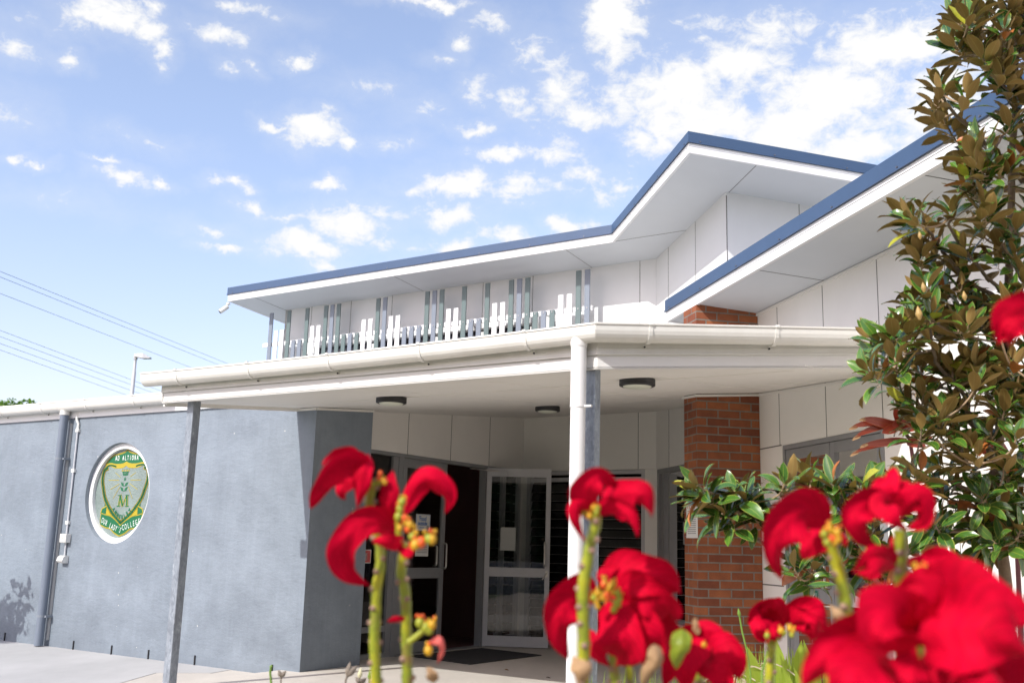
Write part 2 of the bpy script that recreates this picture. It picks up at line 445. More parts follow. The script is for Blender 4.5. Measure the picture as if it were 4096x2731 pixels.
def thing(name, label, cat, loc, group=None):
    o = bpy.data.objects.new(name, None); o.empty_display_size = .2; col.objects.link(o)
    o.location = V(loc); WLOC[o.name] = V(loc)
    return tag(o, label, cat, group)
def text_mesh(body, size, bold=0.0, shear=0.0):
    cu = bpy.data.curves.new('lettering', 'FONT'); cu.body = body; cu.size = size; cu.align_x = 'CENTER'; cu.align_y = 'CENTER'
    cu.offset = bold; cu.shear = shear; cu.resolution_u = 3
    o = bpy.data.objects.new('lettering', cu); col.objects.link(o)
    dg = bpy.context.evaluated_depsgraph_get()
    me = o.evaluated_get(dg).to_mesh()
    vs = [(q.co.x, q.co.y) for q in me.vertices]; fs = [tuple(p.vertices) for p in me.polygons]
    o.evaluated_get(dg).to_mesh_clear()
    bpy.data.objects.remove(o); bpy.data.curves.remove(cu)
    return vs, fs

# ------------------------------------------------------------------ plan of the site (metres)
A = V((-.8361, .5486, 0)); B = V((.5486, .8361, 0)); E = V((-.2033, .9791, 0)); F = V((.9791, .2033, 0))
G1, G2 = .0920, .0957
GC = V((-2.131, 11.249, 0))            # corner of the grey hall
TH = V((-.304, 14.618, 0))             # hinge of the entrance door
CC = V((2.041, 14.225, 0))             # inner corner of the building
PF = V((1.923, 10.479, 0)); PR = V((2.598, 10.643, 0))   # brick pillar, front corners
BC = V((.619, 7.270, 0))               # corner of the canopy beam
FA = Frame(GC, A, -B)                  # grey hall front: u to the left, v outward
FBK = Frame(GC, B, -A)                 # hall return face
FB = Frame(TH, B, -A)                  # door wall
FK = Frame(CC, A, -B)                  # back wall
FE = Frame(CC, E, -F)                  # inner side wall (u negative toward the road)
FW = Frame(PR, E, -F)                  # wall right of the pillar
FP = Frame(PF, F, -E)                  # pillar front
FPS = Frame(PF, E, -F)                 # pillar side
CV = CC - E * 2.469                    # outer corner of the upper wall
F3 = Frame(CV, F, -E)
CA = Frame(BC, A, -B)                  # canopy edge running left
CF = Frame(BC, F, -E)                  # canopy edge running right
def z_roof(p): return 5.463 - G1 * (V((p.x, p.y, 0)) - CC).dot(B)
def z_can(p): return 2.621 + G2 * (V((p.x, p.y, 0)) - BC).dot(B)
def z_right(p): return 3.850 - .069 * (V((p.x, p.y, 0)) - PR).dot(F)
def plus(f, d): return lambda p: f(p) + d
# ------------------------------------------------------------------ ground
def sheet(name, poly, z, m, kind='structure', cat=None, label=None):
    mb = MB(); mb.add([V((x, y, z)) for x, y in poly], [tuple(range(len(poly)))])
    o = mb.build(name, m, recalc=False)
    return tag(o, label, cat, kind=kind)
SOIL = mat('garden_soil', (.36, .31, .25), .95, var=.35, vscale=12, bump=.8, bscale=40)
sheet('ground', [(-1500, -1500), (1500, -1500), (1500, 1500), (-1500, 1500)], -.20, mat('dry_lawn', (.10, .12, .05), .95, var=.3, vscale=.5), label='open ground round the school buildings', cat='ground')
def XY(o, u=0, v=0, x=A, y=B): q = o + x * u + y * v; return (q.x, q.y)
# pale new concrete in front of the grey hall, tan slab under the canopy
pave = [XY(GC, 40, .5), XY(GC, 1.15, .5), XY(GC, .95, -.35), XY(GC, 1.35, -.75), XY(GC, .72, -1.9), XY(GC, .72, -14), XY(GC, 40, -14)]
mb = MB(); n_ = len(pave)
mb.add([V((x, y, -.30)) for x, y in pave] + [V((x, y, -.060)) for x, y in pave], [tuple(range(n_, 2 * n_))] + [(i, (i + 1) % n_, n_ + (i + 1) % n_, n_ + i) for i in range(n_)])
tag(mb.build('pavement', PAVE), 'pale new concrete paving along the grey hall', 'pavement', kind='structure')
strip = [XY(GC, 2.2, .5), XY(GC, .05, .5), XY(GC, .05, -3.2), XY(GC, 2.2, -3.2)]
mb = MB(); mb.add([V((x, y, -.30)) for x, y in strip] + [V((x, y, -.064)) for x, y in strip], [(4, 5, 6, 7)] + [(i, (i + 1) % 4, 4 + (i + 1) % 4, 4 + i) for i in range(4)])
tag(mb.build('path', SLAB), 'older tan concrete strip beside the entrance slab', 'path', kind='structure')
ent = [XY(GC, .27, .2), XY(GC, .27, -2.9), (BC + A * 4.2 - B * .5)[:2], (BC - B * .35 + A * .1)[:2], (BC - E * .35 + F * 2.7)[:2], (PR + F * .2)[:2], (CC + F * .2)[:2], (TH + B * 1.4)[:2], (TH - B * 2.7 + A * .5)[:2]]
mb = MB(); k_ = len(ent)
mb.add([V((x, y, -.25)) for x, y in ent] + [V((x, y, 0)) for x, y in ent], [tuple(range(k_, 2 * k_))] + [(i, (i + 1) % k_, k_ + (i + 1) % k_, k_ + i) for i in range(k_)])
tag(mb.build('entrance_slab', SLAB), 'tan concrete slab under the entrance canopy', 'pavement', kind='structure')
bed = [(BC + A * 3.4 - B * .85)[:2], (BC - B * .42 + A * .1)[:2], (BC - E * .42 + F * 2.55)[:2], (3.9, -3), (-2.3, -3), (-2.6, 4)]
sheet('garden_bed', bed, -.03, SOIL, label='garden bed of bare soil before the canopy', cat='garden bed')

# ------------------------------------------------------------------ grey hall on the left
hall = thing('rendered_hall', 'long blue-grey rendered hall with a round crest window, left of the entrance', 'building', GC)
UC, ZC, RH = 3.35, 1.88, .632
mb = MB()
def rect(u0, u1, z0, z1, v=0): mb.flat(FA, [(u0, z0), (u1, z0), (u1, z1), (u0, z1)], v)
HT = 2.96
rect(0, 2.4, -.3, HT); rect(4.3, 26, -.3, HT); rect(2.4, 4.3, -.3, .93); rect(2.4, 4.3, 2.83, HT)
NS = 96
ring, sq = [], []
for i in range(NS):
    t = 2 * math.pi * i / NS; c_, s_ = math.cos(t), math.sin(t)
    ring.append((UC + RH * c_, ZC + RH * s_)); k_ = .95 / max(abs(c_), abs(s_)); sq.append((UC + k_ * c_, ZC + k_ * s_))
vs = [FA.p(u, 0, z) for u, z in sq] + [FA.p(u, 0, z) for u, z in ring] + [FA.p(u, -.14, z) for u, z in ring]
fs = []
for i in range(NS):
    j = (i + 1) % NS
    fs += [(i, j, NS + j, NS + i), (NS + i, NS + j, 2 * NS + j, 2 * NS + i)]
mb.add(vs, fs)
mb.add([FA.p(26, 0, -.3), FA.p(26, 0, HT), FA.p(26, -8, HT), FA.p(26, -8, -.3)], [(0, 1, 2, 3)])
mb.add([FBK.p(0, 0, -.3), FBK.p(.945, 0, -.3), FBK.p(.945, 0, HT), FBK.p(0, 0, HT)], [(0, 1, 2, 3)])
mb.add([FBK.p(.945, 0, -.3), FBK.p(.945, -.45, -.3), FBK.p(.945, -.45, HT), FBK.p(.945, 0, HT)], [(0, 1, 2, 3)])
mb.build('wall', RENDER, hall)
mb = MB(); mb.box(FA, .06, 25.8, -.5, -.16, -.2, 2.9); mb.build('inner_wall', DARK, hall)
mb = MB(); mb.slab([XY(GC, 2.36, -.1), XY(GC, 26.2, -.1), XY(GC, 26.2, 8.2), XY(GC, 2.36, 8.2)], lambda p: 3.0 + .06 * (p - GC).dot(B), .05)
mb.build('roof', mat('grey_roof_sheet', (.35, .37, .38), .5), hall)
mb = MB(); mb.box(FA, 1.2, 26, .004, .028, 2.868, 3.0); mb.build('fascia', FASCIA, hall)
# gutter: half-round trough with a rolled lip
def gutter_prof(w=.15, h=.112):
    pr = []
    for i in range(13):
        t = math.pi * i / 12
        pr.append((w / 2 + w / 2 * math.cos(t) if False else w * (.5 - .5 * math.cos(t)), -h * math.sin(t) ** .8 if math.sin(t) > 1e-6 else 0.0))
    outer = pr
    inner = [(w * .5 + (x - w * .5) * .93, y * .93) for x, y in reversed(pr)]
    lip = [(w + .008, .004), (w + .008, .016), (w - .006, .016)]
    return outer + lip + inner
GP = gutter_prof()
mb = MB(); mb.sweep(GP, [(FA.p(2.36, .03, 3.062), -B), (FA.p(26, .03, 3.062), -B)], smooth=False)
mb.build('gutter', CREAM, hall)
def bracket_strap(fr, u, v0, z, d, parent, zf=0.0):
    mb = MB()
    pr_o = [(x * 1.05 - .003, y * 1.07 - .001) for x, y in GP[:13]]
    pr_i = [(x, y * 1.0) for x, y in reversed(GP[:13])]
    prof = pr_o + [(.165, .006), (.163, .024), (.14, .024)] + pr_i
    mb.sweep(prof, [(fr.p(u - .014, v0, z - zf * .014), d), (fr.p(u + .014, v0, z + zf * .014), d)])
    mb.box(fr, u - .012, u + .012, v0 - .02, v0 + .004, z - .135, z - .02)
    mb.tube([fr.p(u, v0 + .004, z - .128), fr.p(u, v0 + .012, z - .128)], .007, 8, 1)
    return mb.build('bracket', [CREAM, BLACK], parent)
for u in (2.984, 3.957, 4.935, 5.898, 6.87, 7.85): bracket_strap(FA, u, .03, 3.062, -B, hall)
# downpipe with two straps
mb = MB(); PU = 4.475
mb.tube([FA.p(PU, .10, -.05), FA.p(PU, .10, 2.90)], .056, 20)
mb.build('downpipe', mat('grey_paint', (.155, .185, .235), .45, var=.06, vscale=6), hall)
mb = MB(); mb.tube([FA.p(PU, .10, 2.90), FA.p(PU, .10, 2.96)], .062, 20); mb.build('pipe_socket', CREAM, hall)
for z in (2.31, .30):
    mb = MB(); mb.tube([FA.p(PU, .10, z), FA.p(PU, .10, z + .028)], .0585, 20)
    mb.box(FA, PU - .09, PU - .05, .0, .10, z, z + .024); mb.build('pipe_strap', mat('grey_strap', (.2, .225, .26), .5), hall)
mb = MB(); mb.box(FA, PU - .062, PU - .042, .002, .03, .02, 2.80); mb.build('batten', mat('pale_grey_paint', (.42, .42, .41), .5), hall)
for u in (1.62, 2.43, 3.12, 3.88, 5.38, .39):
    mb = MB(); mb.box(FA, u, u + .012, .001, .016, -.07, .045); mb.build('joint_strip', RUBBER, hall)
# round window
def ring_mb(r0, r1, v0, v1, n=96):
    mb = MB(); vs = []
    for i in range(n):
        t = 2 * math.pi * i / n
        for r_, v in ((r1, v0), (r1, v1), (r0, v1), (r0, v0)):
            vs.append(FA.p(UC + r_ * math.cos(t), v, ZC + r_ * math.sin(t)))
    fs = [(i * 4 + k, i * 4 + (k + 1) % 4, ((i + 1) % n) * 4 + (k + 1) % 4, ((i + 1) % n) * 4 + k) for i in range(n) for k in range(4)]
    return mb.add(vs, fs)
win = ring_mb(.560, .630, -.14, -.052).build('round_window', FASCIA, hall)
mb = MB(); mb.add([FA.p(UC + .562 * math.cos(2 * math.pi * i / 96), -.095, ZC + .562 * math.sin(2 * math.pi * i / 96)) for i in range(96)], [tuple(range(96))])
mb.build('pane', FROST, win, recalc=False)
# crest on the pane: x to the right, y up, metres from the centre
cm = MB(); CMATS = [GREEN, YELLOW, WPRINT]
CV_ = [-.0905]
def clip_r(x, y, r=.556):
    d = math.hypot(x, y)
    return (x, y) if d <= r else (x * r / d, y * r / d)
def cpoly(pts, mi, lift):
    pts = [clip_r(*p) for p in pts]
    cm.add([FA.p(UC - x, -.0930 + lift, ZC + y) for x, y in pts], [tuple(range(len(pts)))], mi)
def mirror(half, ax=.015): return half + [(2 * ax - x, y) for x, y in reversed(half) if abs(x - ax) > 1e-4]
def cstrip(pts, w, mi, lift):            # ribbon of width w along a polyline
    for i in range(len(pts) - 1):
        a, b = V((*pts[i], 0)), V((*pts[i + 1], 0)); t = (b - a).normalized(); n = V((-t.y, t.x, 0)) * w / 2; a -= t * w * .25; b += t * w * .25
        cpoly([(a + n)[:2], (a - n)[:2], (b - n)[:2], (b + n)[:2]], mi, lift)
def grow(pts, k, c=(.015, .1)): return [(c[0] + (x - c[0]) * k, c[1] + (y - c[1]) * k) for x, y in pts]
def bez(pts, n=6):
    out = []
    P_ = [pts[0]] + list(pts) + [pts[-1]]
    for i in range(1, len(P_) - 2):
        for j in range(n):
            t = j / n; a, b, c, d = [V((*q, 0)) for q in P_[i - 1:i + 3]]
            q = .5 * ((2 * b) + (c - a) * t + (2 * a - 5 * b + 4 * c - d) * t * t + (3 * b - a - 3 * c + d) * t ** 3); out.append((q.x, q.y))
    out.append(pts[-1]); return out
# banner
ban_top = bez([(.015, .55), (-.045, .518), (-.15, .497), (-.253, .481), (-.335, .438), (-.405, .366)])
ban_bot = bez([(-.405, .366), (-.31, .387), (-.181, .373), (-.057, .378), (.015, .402)])
def quads(top, bot, mi, lift):
    n = 24
    def samp(pl, t):
        f = t * (len(pl) - 1); i = min(int(f), len(pl) - 2); g = f - i
        return (pl[i][0] * (1 - g) + pl[i + 1][0] * g, pl[i][1] * (1 - g) + pl[i + 1][1] * g)
    for sgn in (1, -1):
        for i in range(n):
            q = [samp(top, i / n), samp(top, (i + 1) / n), samp(bot, (i + 1) / n), samp(bot, i / n)]
            if sgn < 0: q = [(.03 - x, y) for x, y in q]
            cpoly(q, mi, lift)
quads(ban_top, list(reversed(ban_bot)), 0, .0010)
for sg in (1, -1):
    tp = ban_top if sg > 0 else [(.03 - x, y) for x, y in ban_top]
    cstrip(tp, .018, 1, .0016)
yb = bez([(.015, .348), (-.056, .317), (-.208, .318), (-.33, .345), (-.40, .30)])
quads(list(reversed(ban_bot)), yb, 1, .0008)
# shield outline: yellow, green, yellow
so_ = bez([(-.36, .325), (-.425, .29), (-.443, .174), (-.399, .039), (-.338, -.084), (-.180, -.245), (.015, -.372)], 8)
for wdt, mi, lf in ((.062, 1, .0012), (.034, 0, .0018)):
    for sg in (1, -1):
        cstrip([(x * .985 + .0002, y) if sg > 0 else (.03 - x * .985, y) for x, y in so_], wdt, mi, lf)
for sg in (1, -1):
    cstrip([(x, y) if sg > 0 else (.03 - x, y) for x, y in bez([(-.40, .312), (-.34, .353), (-.25, .352), (-.185, .337)])], .020, 0, .0019)
# lower ribbon
rt = bez([(.015, -.385), (-.09, -.335), (-.197, -.288), (-.30, -.272), (-.40, -.251)])
rb = bez([(.015, -.534), (-.09, -.498), (-.18, -.448), (-.28, -.432), (-.402, -.396)])
fold = [(-.291, -.151), (-.299, -.270), (.0, -.372), (-.14, -.28)]
for sg in (1, -1):
    mr_ = lambda pl: pl if sg > 0 else [(.03 - x, y) for x, y in pl]
    cpoly(mr_(fold), 1, .0006)
    cpoly(mr_([(-.400, -.251), (-.385, -.195), (-.298, -.160), (-.300, -.262)]), 0, .0007)
    cpoly(mr_([(-.343, -.170), (-.338, -.070), (-.300, -.150)]), 0, .0005)
    cstrip(mr_([(-.405, -.24), (-.385, -.195), (-.298, -.160)]), .014, 1, .0013)
    cstrip(mr_(rb), .016, 1, .0016); cstrip(mr_(rt), .012, 1, .0015); cstrip(mr_([(-.402, -.396), (-.400, -.251)]), .012, 1, .0015)
quads(rt, rb, 0, .0010)
def ctext(body, size, cx, cy, mi, curve=None, bold=.006, sx=.62, lift=.0026):
    w_tot = len(body)
    if curve is None:
        vs, fs = text_mesh(body, size, bold)
        k = len(cm.v)
        cm.add([FA.p(UC - (cx + x * sx), -.0930 + lift, ZC + cy + y) for x, y in vs], fs, mi)
        return
    for i, ch in enumerate(body):
        if ch == ' ': continue
        x, y, ang = curve(i / (w_tot - 1))
        vs, fs = text_mesh(ch, size, bold)
        c_, s_ = math.cos(ang), math.sin(ang)
        q = [(x + (a * sx) * c_ - b * s_, y + (a * sx) * s_ + b * c_) for a, b in vs]
        cm.add([FA.p(UC - a, -.0930 + lift, ZC + b) for a, b in q], fs, mi)
ctext('AD ALTIORA', .086, 0, 0, 2, curve=lambda t: (-.200 + .43 * t, .443, 0), sx=.58, bold=.001)
ctext("OUR LADY'S", .098, 0, 0, 2, curve=lambda t: (-.350 + .375 * t, -.345 - .118 * t - .012 * math.sin(t * 3.14), -.34 - .12 * t), sx=.5, bold=0)
ctext('COLLEGE', .098, 0, 0, 2, curve=lambda t: (.078 + .30 * t, -.432 + .082 * t, .34 - .1 * t), sx=.55, bold=0)
ctext('ANNERLEY', .066, 0, 0, 0, curve=lambda t: (-.150 + .325 * t, -.195 - .105 * math.sin(math.pi * (t * .92 + .02)), -1.0 + 2.0 * t), sx=.8, bold=.0035)
# M with serifs
for pl, w in (([(-.058, -.16), (-.043, -.035)], .022), ([(-.043, -.03), (.018, -.155)], .030), ([(.018, -.155), (.082, -.03)], .014), ([(.090, -.035), (.106, -.16)], .032)):
    cstrip(pl, w, 0, .0016); cstrip(pl, w + .014, 1, .0013)
for x, y in ((-.062, -.163), (.108, -.163), (-.052, -.026), (.094, -.026)):
    cstrip([(x - .032, y), (x + .032, y)], .010, 0, .0018)
# crown, star, leaves, rays
for k_, (y, w) in enumerate(((.228, .05), (.245, .058), (.264, .066))):
    cpoly([(.015 - w, y + .012), (.015 - w * .93, y - .003), (.015, y - .008), (.015 + w * .93, y - .003), (.015 + w, y + .012), (.015, y + .005)], 0, .0012)
for i in range(5):
    x = .015 + (i - 2) * .034
    cpoly([(x - .013, .276), (x + .013, .276), (x + .006, .297), (x, .306), (x - .006, .297)], 1, .0012)
    cpoly([(x - .005, .300), (x, .294), (x + .005, .300), (x, .309)], 0, .0014)
star = [(.015 + (.030 if i % 2 == 0 else .012) * math.sin(i * math.pi / 5), .178 + (.030 if i % 2 == 0 else .012) * math.cos(i * math.pi / 5)) for i in range(10)]
cpoly(star, 0, .0014)
for sg in (1, -1):
    for (x0, y0, x1, y1, w) in ((.012, .085, -.060, .138, .020), (.012, .02, -.062, .082, .020)):
        dx, dy = x1 - x0, y1 - y0; L_ = math.hypot(dx, dy); nx, ny = -dy / L_ * w, dx / L_ * w
        pl = [(x0, y0), (x0 + dx * .45 + nx, y0 + dy * .45 + ny), (x1, y1), (x0 + dx * .5 - nx, y0 + dy * .5 - ny)]
        cpoly(pl if sg > 0 else [(.03 - x, y) for x, y in pl], 0, .0014)
for a, b in (((-.31, .166), (-.10, .165)), ((.13, .164), (.335, .164)), ((-.19, .262), (-.086, .206)), ((.22, .258), (.119, .207)), ((-.255, .049), (-.087, .12)), ((.283, .045), (.115, .122)), ((-.182, -.065), (-.071, .081)), ((.2, -.068), (.097, .08))):
    cstrip([a, b], .0065, 1, .0010)
cm.build('crest', CMATS, win, recalc=False, label='green and gold school crest on the round window')

# conduit, junction box and outlet on the hall wall
cond = MB()
PVC = mat('grey_conduit', (.46, .47, .50), .4)
cond.tube([FA.p(4.285, .016, 2.93), FA.p(4.30, .03, 2.87), FA.p(4.295, .03, 2.84), FA.p(4.268, .02, 2.79), FA.p(4.268, .02, 2.72)], .017, 12, 1)
cond.tube([FA.p(4.268, .018, 2.75), FA.p(4.262, .018, 1.36)], .0125, 12, 0)
for z in (2.70, 2.17, 1.50):
    cond.box(FA, 4.235, 4.295, .002, .034, z - .022, z + .022, 1)
tag(cond.build('conduit', [PVC, WHITE_P]), 'thin grey conduit pipe running down the grey wall to the junction box', 'pipe')
mb = MB(); mb.box(FA, 4.185, 4.315, .003, .075, 1.245, 1.355); mb.box(FA, 4.195, 4.305, .075, .082, 1.255, 1.345); mb.tube([FA.p(4.25, .082, 1.31), FA.p(4.25, .090, 1.31)], .02, 12, 1)
tag(mb.build('junction_box', [WHITE_P, LENS], bevel=.006), 'square white junction box with clear lid on the grey wall', 'junction box')
mb = MB(); mb.tube([FA.p(4.253, .018, 1.243), FA.p(4.253, .018, 1.085)], .0125, 12)
tag(mb.build('conduit', PVC), 'short grey conduit between junction box and outlet', 'pipe')
mb = MB()
pf_ = [(.002, 0), (.06, .0), (.095, .028), (.075, .08), (.05, .095), (.002, .095)]
mb.sweep(pf_, [(FA.p(4.31, 0, .985), -B), (FA.p(4.19, 0, .985), -B)])
for u in (4.225, 4.275): mb.box(FA, u - .015, u + .015, .070, .080, 1.045, 1.068, 1)
tag(mb.build('power_outlet', [WHITE_P, mat('grey_switch', (.45, .45, .44), .5)], bevel=.004), 'white weatherproof power outlet with hooded cover below the junction box', 'outlet')

# ------------------------------------------------------------------ school building
bld = thing('school_building', 'white clad school building with blue roof edges, glass doors and a brick pillar', 'building', CC)
T_ = .12
def wall(fr, u0, u1, zb, zt, name='wall', m=WHITE, joints=(), trim=True, hj=()):
    mb = MB()
    mb.box(fr, u0, u1, -T_, 0, zb, zt)
    for u in joints: mb.box(fr, u - .004, u + .004, -.001, .0025, zb, zt, 1)
    for z, a, b in hj: mb.box(fr, a, b, -.001, .0030, z - .006, z + .006, 1)
    if trim and callable(zt):
        mb.box(fr, u0, u1, 0, .022, plus(zt, -.03), plus(zt, -.003), 2)
    return mb.build(name, [m, JOINT, SOFFIT2], bld)
# door wall: cladding above the glazing, plain wall past the open leaf
wall(FB, -2.75, .955, 2.47, plus(z_can, .06), joints=(-1.803, -.879, .044))
wall(FB, .90, .955, -.1, 2.468, trim=False); wall(FB, .02, .90, -.1, .06, trim=False)
# back wall and inner side wall
wall(FK, 0, 2.20, 2.462, plus(z_can, .06), joints=(.276, 1.2))
wall(FK, -.03, .17, -.1, 2.460, trim=False); wall(FK, 2.10, 2.20, -.1, 2.460, trim=False)
wall(FE, -3.35, 0, 2.452, plus(z_can, .06), joints=(-.497, -1.4))
wall(FE, -3.35, -.04, -.1, .445, trim=False)
wall(FE, -3.35, -1.95, .445, 2.452, trim=False)
# wall right of the pillar (door opening left free)
jw = (-.468, -1.392, -2.314, -3.23, -4.15, -5.06, -5.98)
wall(FW, -.535, 0, -.2, 2.405, trim=False, hj=((1.052, -.535, 0),))
wall(FW, -9, 0, 2.405, plus(z_right, .0), joints=jw, hj=((2.43, -9, -2.32), (2.412, -.5, 0)))
wall(FW, -9, -2.315, -.2, 2.405, trim=False, joints=jw[3:])
mb = MB(); mb.box(FW, -2.75, 0, 0, .022, plus(z_can, -.03), plus(z_can, -.003)); mb.build('trim', SOFFIT2, bld)
# upper walls
ju = (.259, 2.084, 3.021, 4.886, 5.81, 6.745)
ZW0, ZW1, UW0, UW1 = 4.02, 4.725, 2.09, 6.62
wall(FK, 0, UW0, 3.33, plus(z_roof, .06), joints=[u for u in ju if u < UW0], m=UPPER)
wall(FK, UW1, 7.40, 3.33, plus(z_roof, .06), joints=[u for u in ju if u > UW1], m=UPPER)
wall(FK, UW0, UW1, ZW1, plus(z_roof, .06), joints=[u for u in ju if UW0 < u < UW1], m=UPPER)
wall(FK, UW0, UW1, 3.33, ZW0, trim=False, m=UPPER)
wall(FE, -2.469, 0, 3.33, plus(z_roof, .06), joints=(-.486, -1.476), m=UPPER)
wall(F3, .1205, 4.5, 3.3, plus(z_roof, .06), joints=(.95, 2.15), m=UPPER)
FL = Frame(CC + A * 7.40, B, A)
wall(FL, .0, 5, 2.6, plus(z_roof, .05), trim=False)
mb = MB(); mb.box(F3, -.006, .004, -.004, .003, 3.3, plus(z_roof, -.04)); mb.build('corner_trim', JOINT, bld)
# highlight window strip
hw = MB()
for u0, u1 in ((UW0, 3.02), (3.02, 3.93), (3.93, 5.28), (5.28, UW1)):
    for a, b, c_, d in ((u0, u1, ZW1 - .016, ZW1 - .002), (u0, u1, ZW0 + .004, ZW0 + .05), (u0 + .002, u0 + .045, ZW0 + .05, ZW1 - .05), (u1 - .045, u1 - .002, ZW0 + .05, ZW1 - .05)):
        hw.box(FK, a, b, -.09, -.03, c_, d)
hwo = hw.build('window', FASCIA, bld)
mb = MB(); mb.box(FK, UW0 + .01, UW1 - .01, -.085, -.08, ZW0 + .02, ZW1 - .02); mb.build('pane', mat('dark_glass', (.02, .02, .03), .08), hwo)
mb = MB()
for z in (4.15, 4.30, 4.45): mb.box(FK, UW0 + .03, UW1 - .03, -.075, -.068, z, z + .012)
mb.build('louvre', ALU, hwo)

# upper roof: soffit, white fascia, blue flashing
ov = .79
def rp(p): return (p.x, p.y)
r_left = CC - B * ov + A * 8.05
r_in = V((1.358, 13.697, 0)); r_out = V((1.925, 10.838, 0)); r_right = r_out + F * 5.5
r_br = r_right + E * 9; r_bl = r_left + B * 7
roof_poly = [rp(r_left), rp(r_in), rp(r_out), rp(r_right), rp(r_br), rp(r_bl)]
up = thing_roof = MB()
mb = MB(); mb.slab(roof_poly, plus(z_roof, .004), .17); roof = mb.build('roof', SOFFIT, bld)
def edge_band(pts, z0, z1, out0, out1, zf, name, m, parent, lip=0):
    """vertical band along a plan polyline; outward is to the left of travel when seen from above reversed"""
    mb = MB(); n = len(pts)
    offs = []
    for i in range(n):
        ns = []
        if i > 0: t = (pts[i] - pts[i - 1]).normalized(); ns.append(V((t.y, -t.x, 0)))
        if i < n - 1: t = (pts[i + 1] - pts[i]).normalized(); ns.append(V((t.y, -t.x, 0)))
        if len(ns) == 2:
            mN = (ns[0] + ns[1]).normalized(); mN = mN / max(.3, mN.dot(ns[0]))
        else: mN = ns[0]
        offs.append(mN)
    vs = []
    for p, o in zip(pts, offs):
        z = zf(p)
        for a, h in ((out0, z0), (out1, z0), (out1, z1), (out0, z1)):
            q = p + o * a; vs.append(V((q.x, q.y, z + h)))
    fs = [(i * 4 + k, i * 4 + (k + 1) % 4, (i + 1) * 4 + (k + 1) % 4, (i + 1) * 4 + k) for i in range(n - 1) for k in range(4)]
    fs += [(0, 1, 2, 3), tuple(4 * (n - 1) + k for k in (3, 2, 1, 0))]
    mb.add(vs, fs)
    return mb, offs
RE = [r_bl, r_left, r_in, r_out, r_right]
def roof_edge(pts, zf, parent):
    mb, _ = edge_band(pts, -.004, .118, -.03, .006, zf, 'fascia', FASCIA, parent)
    for h0 in (.078, .098): 
        m2, _ = edge_band(pts, h0, h0 + .006, .002, .011, zf, 'x', FASCIA, parent)
        mb.add(m2.v, m2.f, 0)
    mb.build('fascia', [FASCIA], parent)
    mb, _ = edge_band(pts, .120, .245, -.035, .020, zf, 'flashing', BLUE, parent)
    m2, _ = edge_band(pts, .114, .126, .003, .029, zf, 'lip', BLUE, parent); mb.add(m2.v, m2.f)
    # screws every 0.9 m
    for i in range(len(pts) - 1):
        L_ = (pts[i + 1] - pts[i]).length; t = (pts[i + 1] - pts[i]) / L_; o = V((t.y, -t.x, 0)); k = .12
        while k < L_:
            q = pts[i] + t * k; z = zf(q) + .137
            mb.tube([V((q.x, q.y, z)) + o * .018, V((q.x, q.y, z)) + o * .031], .009, 8, 1)
            k += .9
    mb.build('flashing', [BLUE, mat('bolt_grey', (.2, .2, .22), .4, metal=.8)], parent)
roof_edge(RE, z_roof, roof)
mb = MB(); mb.slab([rp(q) for q in (r_left + A * .0, r_in, r_out, r_right, r_br, r_bl)], plus(z_roof, .20), .03); mb.build('roof_sheet', mat('pale_roof_sheet', (.5, .5, .5), .5), roof)
def sjoint(p0, p1, zf, w=.006, parent=None, m=JOINT):
    jm = MB()
    p0, p1 = V(p0), V(p1); t = (p1 - p0).normalized(); n = V((-t.y, t.x, 0)) * w / 2
    q = [p0 + n, p1 + n, p1 - n, p0 - n]
    jm.hexa([V((a.x, a.y, zf(a) + .001)) for a in q] + [V((a.x, a.y, zf(a) + .006)) for a in q])
    jm.build('soffit_joint', m, parent)
for u in (7.40, 4.23, 1.05):
    sjoint(CC + A * u - B * ov, CC + A * u - B * .0, z_roof, parent=roof)
sjoint(r_in, CC - E * 0 - E * 1.16 + F * 0 + E * .0, z_roof, parent=roof)
sjoint(r_out + F * .82, CV + F * .03, z_roof, parent=roof)

# right-hand roof over the pillar
q0 = PR + E * .85 - F * .69; q1 = PR - E * 9.5 - F * .69
RR = [q0 + F * 2.2, q0, q1]
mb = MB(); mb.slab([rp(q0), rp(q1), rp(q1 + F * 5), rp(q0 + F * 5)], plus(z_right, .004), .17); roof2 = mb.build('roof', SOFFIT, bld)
roof_edge(RR, z_right, roof2)
mb = MB(); mb.slab([rp(q0), rp(q1), rp(q1 + F * 5), rp(q0 + F * 5)], plus(z_right, .20), .03); mb.build('roof_sheet', MATS['pale_roof_sheet'], roof2)
for u in (-1.45, -4.0): sjoint(PR + E * u - F * .69, PR + E * u, z_right, parent=roof2)

# brick pillar
mb = MB(); W_, D_ = .690, .36
c4 = [PF, PF + F * W_, PF + F * W_ + E * D_, PF + E * D_]
per = [-D_, 0, W_, W_ + D_, 2 * W_ + D_]
bt = [V((q.x, q.y, -.1)) for q in c4]; tp = [V((q.x, q.y, z_right(q) + .05)) for q in c4]
mb.add(bt + tp, [(0, 1, 5, 4), (1, 2, 6, 5), (2, 3, 7, 6), (3, 0, 4, 7), (4, 5, 6, 7)])
zo = .0858 * 40 - 2.884 + .003   # a bed joint lies at z = 2.884
def uvq(a, b, i, j): return [(a + .1375 + 2.45, bt[i].z + zo), (b + .1375 + 2.45, bt[j].z + zo), (b + .1375 + 2.45, tp[j].z + zo), (a + .1375 + 2.45, tp[i].z + zo)]
mb.uv = {0: uvq(0, W_, 0, 1), 1: uvq(W_, W_ + D_, 1, 2), 2: uvq(0, W_, 2, 3), 3: uvq(-D_, 0, 3, 0), 4: [(0, 0)] * 4}
mb.build('brick_pillar', BRICK, bld, recalc=False)
